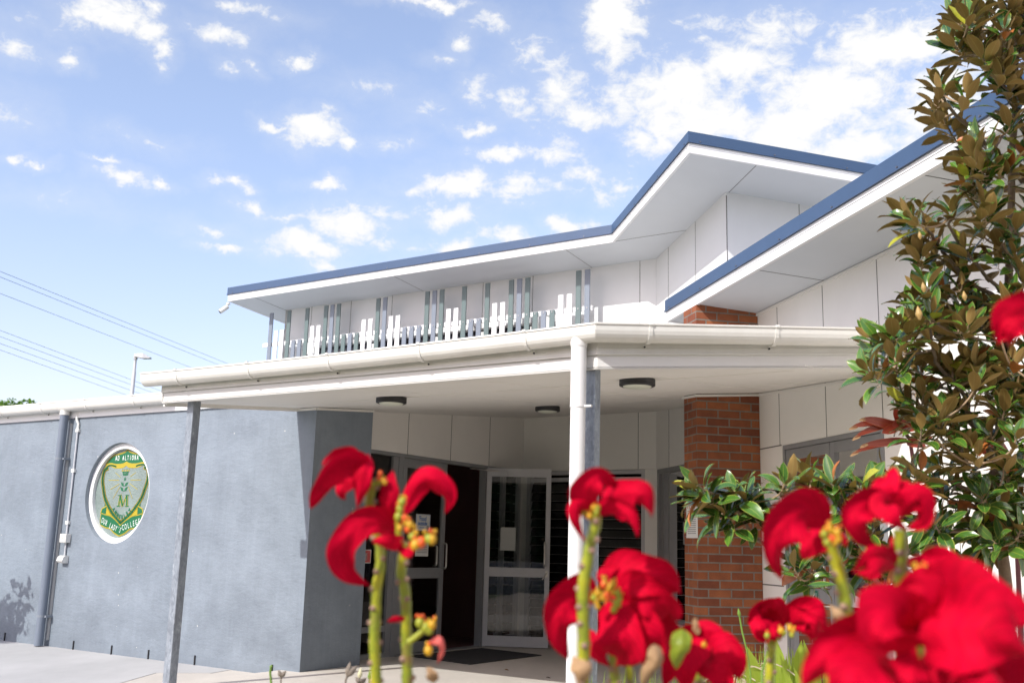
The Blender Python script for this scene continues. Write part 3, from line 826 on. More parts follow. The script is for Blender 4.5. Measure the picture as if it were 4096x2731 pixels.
mb = MB(); mb.box(FP, -.03, W_ - .005, .001, .022, plus(z_can, -.028), plus(z_can, -.004)); mb.box(FPS, .0, .36, .001, .022, plus(z_can, -.028), plus(z_can, -.004))
mb.build('trim', SOFFIT2, bld)

# ---- glazing helpers
def leaf_frame(mb, fr, u0, u1, z0, z1, st=.075, top=.11, bot=.14, mid=(.93, 1.06), v0=-.045, v1=0.0, mi=0):
    mb.box(fr, u0, u0 + st, v0, v1, z0, z1, mi); mb.box(fr, u1 - st, u1, v0, v1, z0, z1, mi)
    mb.box(fr, u0 + st, u1 - st, v0 + .002, v1 - .002, z1 - top, z1, mi); mb.box(fr, u0 + st, u1 - st, v0 + .002, v1 - .002, z0, z0 + bot, mi)
    if mid: mb.box(fr, u0 + st, u1 - st, v0 + .002, v1 - .002, mid[0], mid[1], mi)
def pane(fr, u0, u1, z0, z1, v, parent, m=GLASS):
    mb = MB(); mb.flat(fr, [(u0, z0), (u1, z0), (u1, z1), (u0, z1)], v); return mb.build('pane', m, parent, recalc=False)
def d_handle(fr, u, z0, z1, v0, s, parent, r=.013):
    mb = MB()
    pts = [fr.p(u, v0, z1), fr.p(u, v0 + .035, z1)] + [fr.p(u + s * .0, v0 + .035 + .03 * math.sin(t), z1 - .03 * (1 - math.cos(t))) for t in (.5, 1.0, 1.57)]
    pts += [fr.p(u, v0 + .065, z0 + .03)] + [fr.p(u, v0 + .035 + .03 * math.cos(t), z0 + .03 - .03 * math.sin(t)) for t in (.5, 1.0, 1.57)] + [fr.p(u, v0, z0)]
    mb.tube(pts, r, 10); return mb.build('handle', STEEL, parent)
# entrance frame, side window and closed leaf (door wall)
fm = MB()
fm.box(FB, -2.75, .02, -.10, .004, 2.425, 2.468)
for a, b in ((-2.75, -2.60), (-1.955, -1.865), (-.035, .02)): fm.box(FB, a, b, -.10, .003, 0, 2.425)
fm.box(FB, -2.60, -1.955, -.09, .0, .0, .06); fm.box(FB, -2.60, -1.955, -.09, -.0, .93, 1.06) if False else None
fm.box(FB, -1.865, -.035, -.10, .03, .0, .012)
fm.box(FB, -2.60, -1.955, -.07, -.02, .30, .37)
fm.box(FB, -2.05, -1.955, -.08, -.01, .06, 2.42)
fw = fm.build('door_frame', ALU, bld)
pane(FB, -2.60, -2.05, .06, 2.42, -.05, fw, GLASS_D)
dl = MB(); leaf_frame(dl, FB, -1.857, -.927, .018, 2.420, st=.08, top=.115, bot=.13, mid=(.925, 1.057), v0=-.05, v1=-.005)
d1 = dl.build('door', ALU, bld); pane(FB, -1.78, -1.0, .14, .93, -.028, d1, GLASS_D); pane(FB, -1.78, -1.0, 1.05, 2.31, -.028, d1, GLASS_D)
d_handle(FB, -.965, 1.05, 1.37, -.005, 1, d1); d_handle(FB, -1.06, 1.08, 1.34, -.09, 1, d1)
mb = MB(); mb.tube([FB.p(-1.862, .004, 2.30), FB.p(-1.862, .004, 2.15)], .012, 8); mb.build('hinge', ALU, d1)
# open leaf, swung out to face the road
OD = V((math.sin(R(94.35)), math.cos(R(94.35)), 0)); ODn = V((OD.y, -OD.x, 0))
if ODn.y > 0: ODn = -ODn
FO = Frame(TH, OD, ODn)
mb = MB(); leaf_frame(mb, FO, .01, .915, .012, 2.435, st=.066, top=.115, bot=.142, mid=(.945, 1.070), v0=-.022, v1=.022)
d2 = mb.build('door', ALU_L, bld, label='open glass door leaf swung out towards the road')
pane(FO, .07, .855, .15, .95, .0, d2); pane(FO, .07, .855, 1.065, 2.325, .0, d2)
d_handle(FO, .845, 1.10, 1.42, .022, -1, d2, .014); 
mb = MB(); mb.box(FO, .055, .30, .022, .060, 2.325, 2.385); mb.build('door_closer', ALU_L, d2)
mb = MB(); mb.tube([FO.p(.18, .045, 2.39), FO.p(.02, .05, 2.40), FB.p(-.45, .03, 2.395)], .009, 8); mb.build('closer_arm', STEEL, d2)
mb = MB(); mb.box(FO, .86, .895, .022, .030, .95, 1.04); mb.tube([FO.p(.88, .03, 1.01), FO.p(.88, .06, 1.01), FO.p(.82, .075, .92)], .008, 8); mb.build('lock', STEEL, d2)
mb = MB(); mb.box(FO, .222, .435, .003, .006, 1.30, 1.615)
tag(mb.build('paper_sheet', mat('dimmed_paper', (.40, .41, .39), .6)), 'blank white sheet of paper, dimmed by its colour, behind the glass of the open door', 'notice')  # white sheet, its dimness behind the glass put into the colour
# louvre window on the back wall
mb = MB()
for a, b, c_, d in ((.17, 2.10, 2.40, 2.455), (.17, 2.10, .0, .06), (.17, .225, .06, 2.40), (2.04, 2.10, .06, 2.40), (1.12, 1.17, .06, 2.40)):
    mb.box(FK, a, b, -.10, .002, c_, d)
mb.box(FK, .225, 2.04, -.06, -.02, 2.30, 2.36)
lw = mb.build('window', ALU_L, bld)
z = .12
LOUV = mat('louvre_glass', (.006, .006, .007), .12, spec=.5)
while z < 2.27:
    mb = MB(); mb.add([FK.p(.24, -.02, z), FK.p(2.03, -.02, z), FK.p(2.03, -.055, z + .128), FK.p(.24, -.055, z + .128), FK.p(.24, -.026, z), FK.p(2.03, -.026, z), FK.p(2.03, -.061, z + .128), FK.p(.24, -.061, z + .128)],
           [(0, 1, 2, 3), (7, 6, 5, 4), (0, 4, 5, 1), (2, 6, 7, 3)])
    mb.box(FK, .222, .235, -.06, -.005, z - .01, z + .02); mb.box(FK, .24, 2.03, -.022, -.016, z, z + .005, 1)
    mb.build('louvre', [LOUV, mat('louvre_edge', (.20, .20, .19), .4)], lw); z += .1265
# narrow louvre window beside the door, seen through the open leaf
mb = MB()
for a, b, c_, d in ((.022, .09, .06, 2.466), (.84, .898, .06, 2.466), (.09, .84, 2.38, 2.466), (.09, .84, .06, .12), (.42, .50, .12, 2.38)):
    mb.box(FB, a, b, -.09, .004, c_, d)
nw_ = mb.build('window', ALU_L, bld)
z = .16
while z < 2.3:
    mb = MB(); mb.box(FB, .10, .41, -.05, -.044, z, z + .12); mb.box(FB, .51, .83, -.05, -.044, z, z + .12); mb.box(FB, .52, .60, -.04, .035, z, z + .006, 1)
    mb.build('louvre', [LOUV, mat('louvre_edge', (.20, .20, .19), .4)], nw_); z += .13
# tall window on the inner side wall
mb = MB()
for a, b, c_, d in ((-1.95, -.04, 2.39, 2.448), (-1.95, -.04, .447, .50), (-.12, -.04, .50, 2.39), (-.30, -.22, .50, 2.39), (-1.95, -1.89, .50, 2.39), (-.52, -.46, .50, 2.36)):
    mb.box(FE, a, b, -.09, .0015, c_, d)
sw = mb.build('window', ALU, bld); pane(FE, -1.9, -.10, .5, 2.39, -.05, sw, GLASS_D)
# door pair on the right wall
mb = MB()
for a, b, c_, d in ((-2.315, -.535, 2.36, 2.402), (-.575, -.535, 0, 2.36), (-2.315, -2.27, 0, 2.36)): mb.box(FW, a, b, -.10, .006, c_, d)
mb.box(FW, -.535, -.505, -.02, .012, 0, 2.40, 1)
pf2 = mb.build('door_frame', [ALU, WHITE], bld)
for k_, (a, b) in enumerate(((-1.418, -.580), (-2.265, -1.426))):
    mb = MB(); leaf_frame(mb, FW, a, b, .015, 2.355, st=.075, top=.095, bot=.16, mid=(.93, 1.055), v0=-.05, v1=-.006)
    d_ = mb.build('door', ALU, bld); pane(FW, a + .07, b - .07, .17, .935, -.03, d_, GLASS_D); pane(FW, a + .07, b - .07, 1.05, 2.265, -.03, d_, GLASS_D)
    if k_ == 0:
        d_handle(FW, -1.375, 1.08, 1.36, -.006, 1, d_)
        mb = MB(); mb.tube([FW.p(-1.39, -.004, .915), FW.p(-1.39, .045, .915), FW.p(-1.28, .05, .915)], .008, 8); mb.build('lever', STEEL, d_)
# dark rooms behind the glass
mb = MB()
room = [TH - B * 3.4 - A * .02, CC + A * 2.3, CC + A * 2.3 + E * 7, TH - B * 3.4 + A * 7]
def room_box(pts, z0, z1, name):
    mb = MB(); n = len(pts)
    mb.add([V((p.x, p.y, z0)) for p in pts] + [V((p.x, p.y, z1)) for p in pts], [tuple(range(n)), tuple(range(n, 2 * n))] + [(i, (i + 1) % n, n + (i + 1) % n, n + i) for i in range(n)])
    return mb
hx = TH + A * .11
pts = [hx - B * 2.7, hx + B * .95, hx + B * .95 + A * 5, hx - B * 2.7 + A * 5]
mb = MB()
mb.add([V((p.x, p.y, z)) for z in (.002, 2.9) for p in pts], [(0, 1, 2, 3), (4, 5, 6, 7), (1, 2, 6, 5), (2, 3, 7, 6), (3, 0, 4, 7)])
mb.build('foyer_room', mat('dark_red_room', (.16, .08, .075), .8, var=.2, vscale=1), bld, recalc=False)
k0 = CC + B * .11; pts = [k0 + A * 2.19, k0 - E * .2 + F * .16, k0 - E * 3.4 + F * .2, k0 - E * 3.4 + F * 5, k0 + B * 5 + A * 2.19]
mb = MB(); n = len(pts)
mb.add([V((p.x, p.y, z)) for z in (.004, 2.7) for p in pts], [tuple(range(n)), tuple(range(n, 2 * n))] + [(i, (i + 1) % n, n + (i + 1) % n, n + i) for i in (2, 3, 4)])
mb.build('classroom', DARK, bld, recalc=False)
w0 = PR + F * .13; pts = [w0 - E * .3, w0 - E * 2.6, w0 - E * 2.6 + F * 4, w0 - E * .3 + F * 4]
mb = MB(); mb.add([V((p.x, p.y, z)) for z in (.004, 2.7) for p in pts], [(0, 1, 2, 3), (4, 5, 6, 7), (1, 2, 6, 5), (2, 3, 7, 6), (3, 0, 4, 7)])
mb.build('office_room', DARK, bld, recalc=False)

# ------------------------------------------------------------------ entrance canopy
can = thing('entrance_canopy', 'cream metal canopy with rounded gutter over the school entrance', 'canopy', BC)
LA, LC = 4.78, 2.66
ptA = BC + A * LA; ptC = BC + F * LC
CP = [ptA, BC, ptC]
def band(z0, z1, o0, o1, m, name, pts=CP):
    mb, _ = edge_band(pts, z0, z1, o0, o1, z_can, name, m, can); return mb
mb = band(0, .098, -.045, 0.0, FASCIA, 'beam'); m2 = band(.094, .100, -.01, .003, FASCIA, 'x'); mb.add(m2.v, m2.f)
mb.build('beam', mat('cream_beam', (.70, .69, .665), .45, var=.02), can)
mb = band(.100, .30, -.03, .012, CREAM, 'fascia')
for h0, h1, o in ((.100, .108, .020), (.140, .148, .018), (.155, .168, .016)):
    m2 = band(h0, h1, .0, o, CREAM, 'x'); mb.add(m2.v, m2.f)
end = Frame(ptA, B, A)
mb.box(end, -.012, .14, -.02, .010, lambda p: z_can(p) + .100, lambda p: z_can(p) + .30)
mb.build('fascia', CREAM, can)
pf_A = BC + F * 2.6
# soffit sheet
hallface = GC + A * LA
sp_ = [ptA, BC, ptC, PR + F * .05, CC + F * .05, TH + B * 1.0, TH - B * 2.6 + A * .02, GC + B * .3, GC, GC + A * ((ptA - GC).dot(A))]
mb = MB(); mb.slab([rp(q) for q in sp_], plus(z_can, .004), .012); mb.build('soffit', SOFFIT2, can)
ln = (GC - ptA).dot(B); COVER = mat('cover_strip', (.74, .72, .68), .5)
for d in (1.35, 2.7, 4.0): sjoint(BC + B * d + A * (LA if d < 2.5 else 1.9), BC + B * d - F * 0 - A * (1.0 if d < 2 else 1.6), z_can, .012, can, COVER)
for u in (2.4, 1.2, 0.0, -1.2): sjoint(BC + A * u + B * (.02 if u >= 0 else 1.0), BC + A * u + B * 6.0, z_can, .006, can, COVER)
mb = MB(); mb.box(end, .02, ln - .003, -.05, -.002, plus(z_can, -.014), plus(z_can, .006)); mb.box(end, .02, ln - .003, -.022, .004, plus(z_can, -.03), plus(z_can, -.012)); mb.box(end, .0, ln, -.02, .004, plus(z_can, .006), plus(z_can, .26))
mb.box(FA, 0, (ptA - GC).dot(A), .002, .022, plus(z_can, -.028), plus(z_can, -.003)); mb.box(FBK, 0, .94, .002, .022, plus(z_can, -.028), plus(z_can, -.003))
mb.build('rake_trim', SOFFIT2, can)
# roof sheet with ribs
mb = MB(); mb.slab([rp(q) for q in (ptA - B * .06, BC - B * .03 - E * .03, ptC - E * .05, PR, CC + F * .1, TH, GC + B * .9 + A * .3, ptA + B * (ln + .4))], plus(z_can, .262), .012)
RIB = mat('dark_rib', (.05, .045, .04), .6)
def rib(p0, L_):
    zz = z_can(p0); q = p0
    prof = [(-.035, 0), (.035, 0), (.018, .032), (-.018, .032)]
    vs = []
    for e in (0, L_):
        c_ = p0 + B * e
        for a, h in prof: vs.append(V((c_.x + A.x * a, c_.y + A.y * a, z_can(c_) + .274 + h)))
    mb.add(vs, [(0, 1, 2, 3), (7, 6, 5, 4), (0, 4, 5, 1), (1, 5, 6, 2), (2, 6, 7, 3), (3, 7, 4, 0)], 1)
u = 4.58
while u > .1: rib(BC + A * u - B * .07, 2.4); u -= .1985
for t in (.38, .655, .932, 1.198, 1.478, 1.748, 2.022, 2.296): rib(BC + F * t - E * .07, 2.0)
mb.build('roof_sheet', [mat('cream_roof', (.40, .395, .38), .5), RIB], can)
# gutter, mitred at the corner
mb = MB()
nA, nC = -B, -E
mit = (nA + nC).normalized(); mit = mit / mit.dot(nA)
def gz(p): return z_can(p) + .285
pA0, pC1 = BC + A * 4.93, BC + F * 2.36
path = []
for u, z in ((4.93, 2.887), (4.418, 2.882), (3.451, 2.879), (2.49, 2.882), (1.518, 2.889), (.527, 2.901)):    # the old gutter sags a little
    q = BC + A * u; path.append((V((q.x, q.y, z)) + nA * .014, nA))
path.append((V((BC.x, BC.y, 2.909)) + mit * .014, mit))
path.append((V((pC1.x, pC1.y, 3.037)) + nC * .014, nC))
mb.sweep(GP, path)
for (p, o) in (path[0], path[-1]):
    pr_ = [(x, y) for x, y in GP[:13]]
    mb.add([p + o * x + V((0, 0, y)) for x, y in pr_], [tuple(range(13))])
gut = mb.build('gutter', CREAM, can)
def lerp_path(i, t): 
    a, b = path[i][0], path[i + 1][0]
    return a + (b - a) * t
for u, i in ((4.418, 0), (3.451, 0), (2.49, 0), (1.518, 0), (.527, 0)):
    q = path[{4.418: 1, 3.451: 2, 2.49: 3, 1.518: 4, .527: 5}[u]][0]; bracket_strap(Frame(q - V((0, 0, 0)), A, nA), 0, 0, q.z, nA, can)
for t in (.354, 1.33):
    q = lerp_path(6, t / 2.36); bracket_strap(Frame(q, F, nC), 0, 0, q.z, nC, can, .05)
# downpipe near the corner
dp = BC + A * .105 - B * .088
mb = MB(); mb.tube([V((dp.x, dp.y, -.1)), V((dp.x, dp.y, 2.40))], .054, 24); mb.tube([V((dp.x, dp.y, 2.34)), V((dp.x, dp.y, 2.78))], .0565, 24)
mb.tube([V((dp.x, dp.y, 2.775)), V((dp.x, dp.y, 2.80)), V((dp.x, dp.y, 2.84))], [.060, .062, .064], 24)
mb.tube([V((dp.x, dp.y, 2.335)), V((dp.x, dp.y, 2.352))], .058, 24)
mb.box(Frame(dp, A, -B), -.11, -.04, -.012, .012, 2.335, 2.350)
mb.build('downpipe', mat('white_pipe', (.72, .71, .70), .35), can)
for (ax, lab) in ((V((-3.044, 9.811, 0)), 'galvanised square post at the left end of the canopy'), (V((.607, 7.323, 0)), 'galvanised square post behind the white downpipe')):
    c_ = ax + A * .046 + B * .046
    fr = Frame(c_, A, B); mb = MB(); mb.box(fr, -.046, .046, -.046, .046, -.1, plus(z_can, .004)); mb.build('post', GALV, can, label=lab, bevel=.008)

# ------------------------------------------------------------------ slat screen before the upper wall
scr = thing('slat_screen', 'screen of white, green and blue upright slats before the upper windows', 'screen', CC + V((0, 0, 2.95)))
SO = .30
mb = MB(); mb.box(FK, .885, 7.62, SO - .045, SO - .012, 4.742, 4.812); mb.build('rail', SLAT_W, scr)
for u in (1.72, 3.14, 4.55, 5.64, 6.93):
    mb = MB(); mb.box(FK, u - .03, u + .03, .001, SO - .046, 4.765, 4.80); mb.box(FK, u - .06, u + .06, .001, .012, 4.70, 4.81); mb.build('bracket', FASCIA, scr)
PAT = 'BWWGbbGWWGBGgbgWWGBWWbbbGBGWWGbbGWWGBGgbgWWGB'
LEN = {'B': 5.352, 'G': 5.352, 'W': 5.015, 'g': 4.802, 'b': 4.802}
MTS = {'B': SLAT_B, 'b': SLAT_B, 'G': SLAT_G, 'g': SLAT_G, 'W': SLAT_W}
protos = {}
US0, US1 = 7.423, .953
for i, k_ in enumerate(PAT):
    u = US0 + (US1 - US0) * i / (len(PAT) - 1)
    if k_ not in protos:
        mb = MB(); f0 = Frame(CC, A, -B)
        mb.box(f0, -.0425, .0425, SO, SO + .018, 3.66, LEN[k_]); mb.tube([f0.p(0, SO + .016, 4.777), f0.p(0, SO + .022, 4.777)], .011, 10, 1)
        o = mb.build('slat', [MTS[k_], mat('screw_grey', (.35, .35, .35), .4, metal=.6)], scr); base_loc = o.location.copy(); protos[k_] = o
    else:
        o = protos[k_].copy(); col.objects.link(o); o.parent = scr
    o.location = A * u

# ------------------------------------------------------------------ plants: materials
def leaf_mat(name, dark, light, edge, rough=.3, transl=0.0, tcol=None, coat=0.0, vein=True, vscale=4.0, spec=.5, ribs=0.0):
    m = bpy.data.materials.new(name); m.use_nodes = True
    N, Lk = m.node_tree.nodes, m.node_tree.links
    b = N['Principled BSDF']; out = N['Material Output']
    b.inputs['Roughness'].default_value = rough; b.inputs['Coat Weight'].default_value = coat; b.inputs['Coat Roughness'].default_value = .18
    b.inputs['Specular IOR Level'].default_value = spec
    geo = N.new('ShaderNodeNewGeometry')
    tcn = N.new('ShaderNodeTexCoord')
    no = N.new('ShaderNodeTexNoise'); no.inputs['Scale'].default_value = vscale; no.inputs['Detail'].default_value = 4
    Lk.new(tcn.outputs['Object'], no.inputs['Vector'])
    ad = N.new('ShaderNodeMath'); ad.operation = 'MULTIPLY_ADD'; ad.inputs[1].default_value = .6
    Lk.new(geo.outputs['Random Per Island'], ad.inputs[0])
    ad2 = N.new('ShaderNodeMath'); ad2.operation = 'MULTIPLY_ADD'; ad2.inputs[1].default_value = .9; ad2.inputs[2].default_value = -.25
    Lk.new(no.outputs['Fac'], ad2.inputs[0]); Lk.new(ad2.outputs[0], ad.inputs[2])
    mx = N.new('ShaderNodeMix'); mx.data_type = 'RGBA'; mx.clamp_factor = True
    Lk.new(ad.outputs[0], mx.inputs['Factor']); mx.inputs['A'].default_value = (*dark, 1); mx.inputs['B'].default_value = (*light, 1)
    colr = mx.outputs['Result']
    if vein:
        uv = N.new('ShaderNodeUVMap'); uv.uv_map = 'UVMap'
        sp = N.new('ShaderNodeSeparateXYZ'); Lk.new(uv.outputs[0], sp.inputs[0])
        rp = N.new('ShaderNodeValToRGB'); e = rp.color_ramp.elements
        e[0].position = 0.0; e[0].color = (.75,) * 3 + (1,); e[1].position = 1.0; e[1].color = (.75,) * 3 + (1,)
        for pos, val in ((.035, .5), (.08, 0), (.47, 0), (.49, .55), (.51, .55), (.53, 0), (.92, 0), (.965, .5)):
            q = e.new(pos); q.color = (val, val, val, 1)
        Lk.new(sp.outputs[0], rp.inputs[0])
        m2 = N.new('ShaderNodeMix'); m2.data_type = 'RGBA'
        Lk.new(rp.outputs[0], m2.inputs['Factor']); Lk.new(colr, m2.inputs['A']); m2.inputs['B'].default_value = (*edge, 1)
        colr = m2.outputs['Result']
    if ribs:
        x_ = N.new('ShaderNodeMath'); x_.operation = 'SUBTRACT'; x_.inputs[1].default_value = .5; Lk.new(sp.outputs[0], x_.inputs[0])
        a_ = N.new('ShaderNodeMath'); a_.operation = 'ABSOLUTE'; Lk.new(x_.outputs[0], a_.inputs[0])
        w_ = N.new('ShaderNodeMath'); w_.operation = 'MULTIPLY_ADD'; w_.inputs[1].default_value = -.55; Lk.new(a_.outputs[0], w_.inputs[0]); Lk.new(sp.outputs[1], w_.inputs[2])
        n_ = N.new('ShaderNodeMath'); n_.operation = 'MULTIPLY_ADD'; n_.inputs[1].default_value = .10; Lk.new(no.outputs['Fac'], n_.inputs[0]); Lk.new(w_.outputs[0], n_.inputs[2])
        k_ = N.new('ShaderNodeMath'); k_.operation = 'MULTIPLY'; k_.inputs[1].default_value = 62; Lk.new(n_.outputs[0], k_.inputs[0])
        s_ = N.new('ShaderNodeMath'); s_.operation = 'SINE'; Lk.new(k_.outputs[0], s_.inputs[0])
        g_ = N.new('ShaderNodeMapRange'); g_.inputs['From Min'].default_value = .2; g_.inputs['From Max'].default_value = 1; g_.inputs['To Max'].default_value = ribs; Lk.new(s_.outputs[0], g_.inputs['Value'])
        m3 = N.new('ShaderNodeMix'); m3.data_type = 'RGBA'; Lk.new(g_.outputs[0], m3.inputs['Factor']); Lk.new(colr, m3.inputs['A']); m3.inputs['B'].default_value = (dark[0] * .55, dark[1], dark[2] * .8, 1)
        colr = m3.outputs['Result']
        bp_ = N.new('ShaderNodeBump'); bp_.inputs['Strength'].default_value = .5; bp_.inputs['Distance'].default_value = .002; bp_.invert = True
        Lk.new(g_.outputs[0], bp_.inputs['Height']); Lk.new(bp_.outputs[0], b.inputs['Normal'])
    Lk.new(colr, b.inputs['Base Color'])
    if transl:
        tr = N.new('ShaderNodeBsdfTranslucent'); tr.inputs[0].default_value = (*tcol, 1)
        ms = N.new('ShaderNodeMixShader'); ms.inputs[0].default_value = transl
        Lk.new(b.outputs[0], ms.inputs[1]); Lk.new(tr.outputs[0], ms.inputs[2]); Lk.new(ms.outputs[0], out.inputs[0])
    MATS[name] = m
    return m
MAG_TOP = leaf_mat('magnolia_leaf_top', (.016, .068, .010), (.085, .19, .022), (.36, .40, .06), rough=.26, coat=.5)
MAG_UND = leaf_mat('magnolia_leaf_underside', (.18, .110, .028), (.37, .235, .078), (.42, .33, .12), rough=.62, spec=.3)
MAG_OLD = mat('orange_dying_leaf', (.40, .13, .03), .45, var=.3, vscale=20)
MAG_YEL = mat('yellow_leaf', (.36, .36, .03), .4, var=.2, vscale=20)
BARK = mat('grey_brown_bark', (.20, .145, .10), .85, var=.35, vscale=30, bump=.5, bscale=80)
TWIG = mat('tan_twig', (.34, .235, .14), .7, var=.2, vscale=40)
RED = leaf_mat('red_bract', (.22, .000, .004), (.74, .000, .034), (.50, .000, .016), rough=.75, transl=.09, tcol=(.95, .000, .05), vscale=24, spec=.08, ribs=.26)  # dark noise tone and ribs paint fold shading into the red
PSTEM = None

def leaf(mb, base, d, nrm, L, W, bend=.25, fold=.25, nl=7, mt=0, mu=1, under=True, wav=0.0, obov=.9, twist=0.0, off=.0012):
    """a leaf blade; d along it, nrm its upper side"""
    d = V(d).normalized(); nrm = V(nrm); nrm = (nrm - d * nrm.dot(d)).normalized(); sd_ = d.cross(nrm)
    st = (-1, -.55, 0, .55, 1); top = []; p = V(base); seg = L / nl; ph = random.random() * 6.3
    for i in range(nl + 1):
        t = i / nl
        w = W * max(.02, (math.sin(math.pi * min(1, t ** obov * .97 + .015)) ** .75)) * .5
        if i == nl: w = W * .012
        for s_ in st:
            top.append(p + sd_ * w * s_ + nrm * (abs(s_) * w * fold + wav * W * math.sin(ph + t * 9 + s_ * 2) * abs(s_)))
        a = -bend * (0.4 + 1.2 * t) / nl * 1.6
        d2 = d * math.cos(a) + nrm * math.sin(a); nrm = (nrm * math.cos(a) - d * math.sin(a)).normalized(); d = d2.normalized()
        if twist:
            nrm = (nrm * math.cos(twist / nl) + sd_ * math.sin(twist / nl)).normalized()
        sd_ = d.cross(nrm)
        p = p + d * seg
    n5 = 5; fs = [(i * n5 + j, i * n5 + j + 1, (i + 1) * n5 + j + 1, (i + 1) * n5 + j) for i in range(nl) for j in range(4)]
    us = [(s_ + 1) / 2 for s_ in st]
    uvs = [[(us[j], i / nl), (us[j + 1], i / nl), (us[j + 1], (i + 1) / nl), (us[j], (i + 1) / nl)] for i in range(nl) for j in range(4)]
    k = len(mb.f)
    mb.add(top, fs, mt, True)
    for q, u_ in enumerate(uvs): mb.uv[k + q] = u_
    if under:
        k = len(mb.f)
        # underside sheet a hair below the upper one
        lo = []
        for i in range(nl + 1):
            for j in range(n5):
                a = top[i * n5 + j]; e1 = top[min(i + 1, nl) * n5 + j] - top[max(i - 1, 0) * n5 + j]; e2 = top[i * n5 + min(j + 1, 4)] - top[i * n5 + max(j - 1, 0)]
                nn = e2.cross(e1)
                nn = nn.normalized() if nn.length > 1e-9 else V((0, 0, 1))
                lo.append(a - nn * off * (1 if (sd_.dot(sd_) > 0) else 1))
        mb.add(lo, [tuple(reversed(f)) for f in fs], mu, True)
        for q, u_ in enumerate(uvs): mb.uv[k + q] = list(reversed(u_))

def cv5(x, y): return (3200 + x / 1.045) / 1.7415, (y / 1.045) / 1.7415
def cv4(x, y): return (2900 + x / 1.2734) / 1.7415, (1500 + y / 1.2734) / 1.7415
def cvS(x, y): return (3400 + x / 1.96) / 1.7415, (1400 + y / 1.96) / 1.7415
def cvR(x, y): return (3400 + x / 1.96) / 1.7415, (600 + y / 1.96) / 1.7415
def cvL(x, y): return (2600 + x / 2.613) / 1.7415, (1500 + y / 2.613) / 1.7415
def cv7(x, y): return (3000 + x / 1.96) / 1.7415, (1650 + y / 1.96) / 1.7415
rnd = random.Random(11)

# ------------------------------------------------------------------ magnolia
mag_base = P(2318, 1700, 5.55); mag_base.z = -.03
mag = thing('magnolia_tree', 'glossy magnolia tree with brown leaf undersides and pale buds in the garden bed', 'tree', mag_base)
def pl(cv, pts, d0, d1): return [P(*cv(x, y), d0 + (d1 - d0) * i / (len(pts) - 1)) for i, (x, y) in enumerate(pts)]
trunk_pts = [mag_base, P(2318, 1500, 5.55), P(2305, 1300, 5.55), P(2285, 1150, 5.5), P(2300, 950, 5.5), P(2315, 700, 5.45), P(2322, 430, 5.4), P(2335, 150, 5.4), P(2345, -60, 5.4)]
limbs = [(trunk_pts, .040, .012),
 (pl(cvS, [(1300, 1090), (1180, 950), (1080, 770), (950, 560), (930, 480), (880, 330), (700, 130), (650, 0)], 5.5, 5.15), .021, .007),
 (pl(cv4, [(900, 1230), (770, 1160), (640, 1090), (540, 1030), (430, 950), (330, 930), (210, 870), (130, 800), (75, 700), (45, 600)], 5.4, 4.95), .020, .006),
 (pl(cv4, [(330, 935), (310, 860), (240, 780)], 5.1, 5.0), .009, .006),
 (pl(cvS, [(1350, 1330), (1180, 1180), (1000, 1120), (760, 1020)], 5.45, 5.3), .015, .008),
 (pl(cvR, [(1290, 1230), (1200, 1130), (1080, 1000), (960, 860), (800, 650), (780, 540)], 5.4, 5.1), .012, .006),
 (pl(cvR, [(1290, 1230), (1100, 1130), (900, 1010), (780, 860), (690, 740), (590, 590), (540, 470)], 5.4, 5.2), .013, .006),
 (pl(cvR, [(1390, 1080), (1280, 900), (1200, 740)], 5.45, 5.2), .012, .007),
 (pl(cv5, [(930, 760), (860, 680), (800, 630), (740, 560), (660, 490), (600, 420), (570, 380)], 5.4, 5.1), .014, .006),
 (pl(cv5, [(960, 580), (880, 420), (830, 330), (720, 190), (690, 110)], 5.4, 5.2), .014, .006),
 (pl(cv5, [(960, 250), (900, 130), (860, 40)], 5.4, 5.3), .012, .006),
 (pl(cv4, [(1440, 760), (1300, 780), (1080, 790), (880, 700), (820, 600)], 5.45, 5.2), .012, .006),
 (pl(cv7, [(1200, 1500), (1000, 1330), (860, 1190), (720, 1100), (560, 700), (440, 600)], 5.4, 5.05), .013, .006)]
tk = MB(); nodes = []
for pts, r0, r1 in limbs:
    # smooth and wobble
    sm = []
    for i in range(len(pts) - 1):
        a0, a1, a2, a3 = pts[max(i - 1, 0)], pts[i], pts[i + 1], pts[min(i + 2, len(pts) - 1)]
        for j in range(4):
            t = j / 4; q = .5 * ((2 * a1) + (a2 - a0) * t + (2 * a0 - 5 * a1 + 4 * a2 - a3) * t * t + (3 * a1 - a0 - 3 * a2 + a3) * t ** 3)
            sm.append(q + V((rnd.uniform(-1, 1), rnd.uniform(-1, 1), 0)) * .006)
    sm.append(pts[-1])
    rr = [r0 + (r1 - r0) * i / (len(sm) - 1) for i in range(len(sm))]
    tk.tube(sm, rr, 8, 0)
    nodes += [(q, r_) for q, r_ in zip(sm[2:], rr[2:])]
ros = []
def add(cv, lst): ros.extend([cv(x, y) for x, y in lst])
add(cv5, [(680,110),(700,170),(760,150),(690,230),(640,180),(850,120),(780,60),(880,60),(920,120),(870,220),(820,240),(760,240),(900,280),(600,390),(570,350),(620,430),(570,470),(610,520),(660,560),(730,330),(700,400),(830,330),(880,360),(850,440),(900,470),(880,520),(820,560),(740,530),(750,590),(700,640),(780,650),(850,600),(900,620),(880,700),(820,690),(760,720),(690,730),(930,20),(940,200),(930,400),(940,560),(700,70),(650,80),(720,120),(900,180),(860,300),(800,180)])
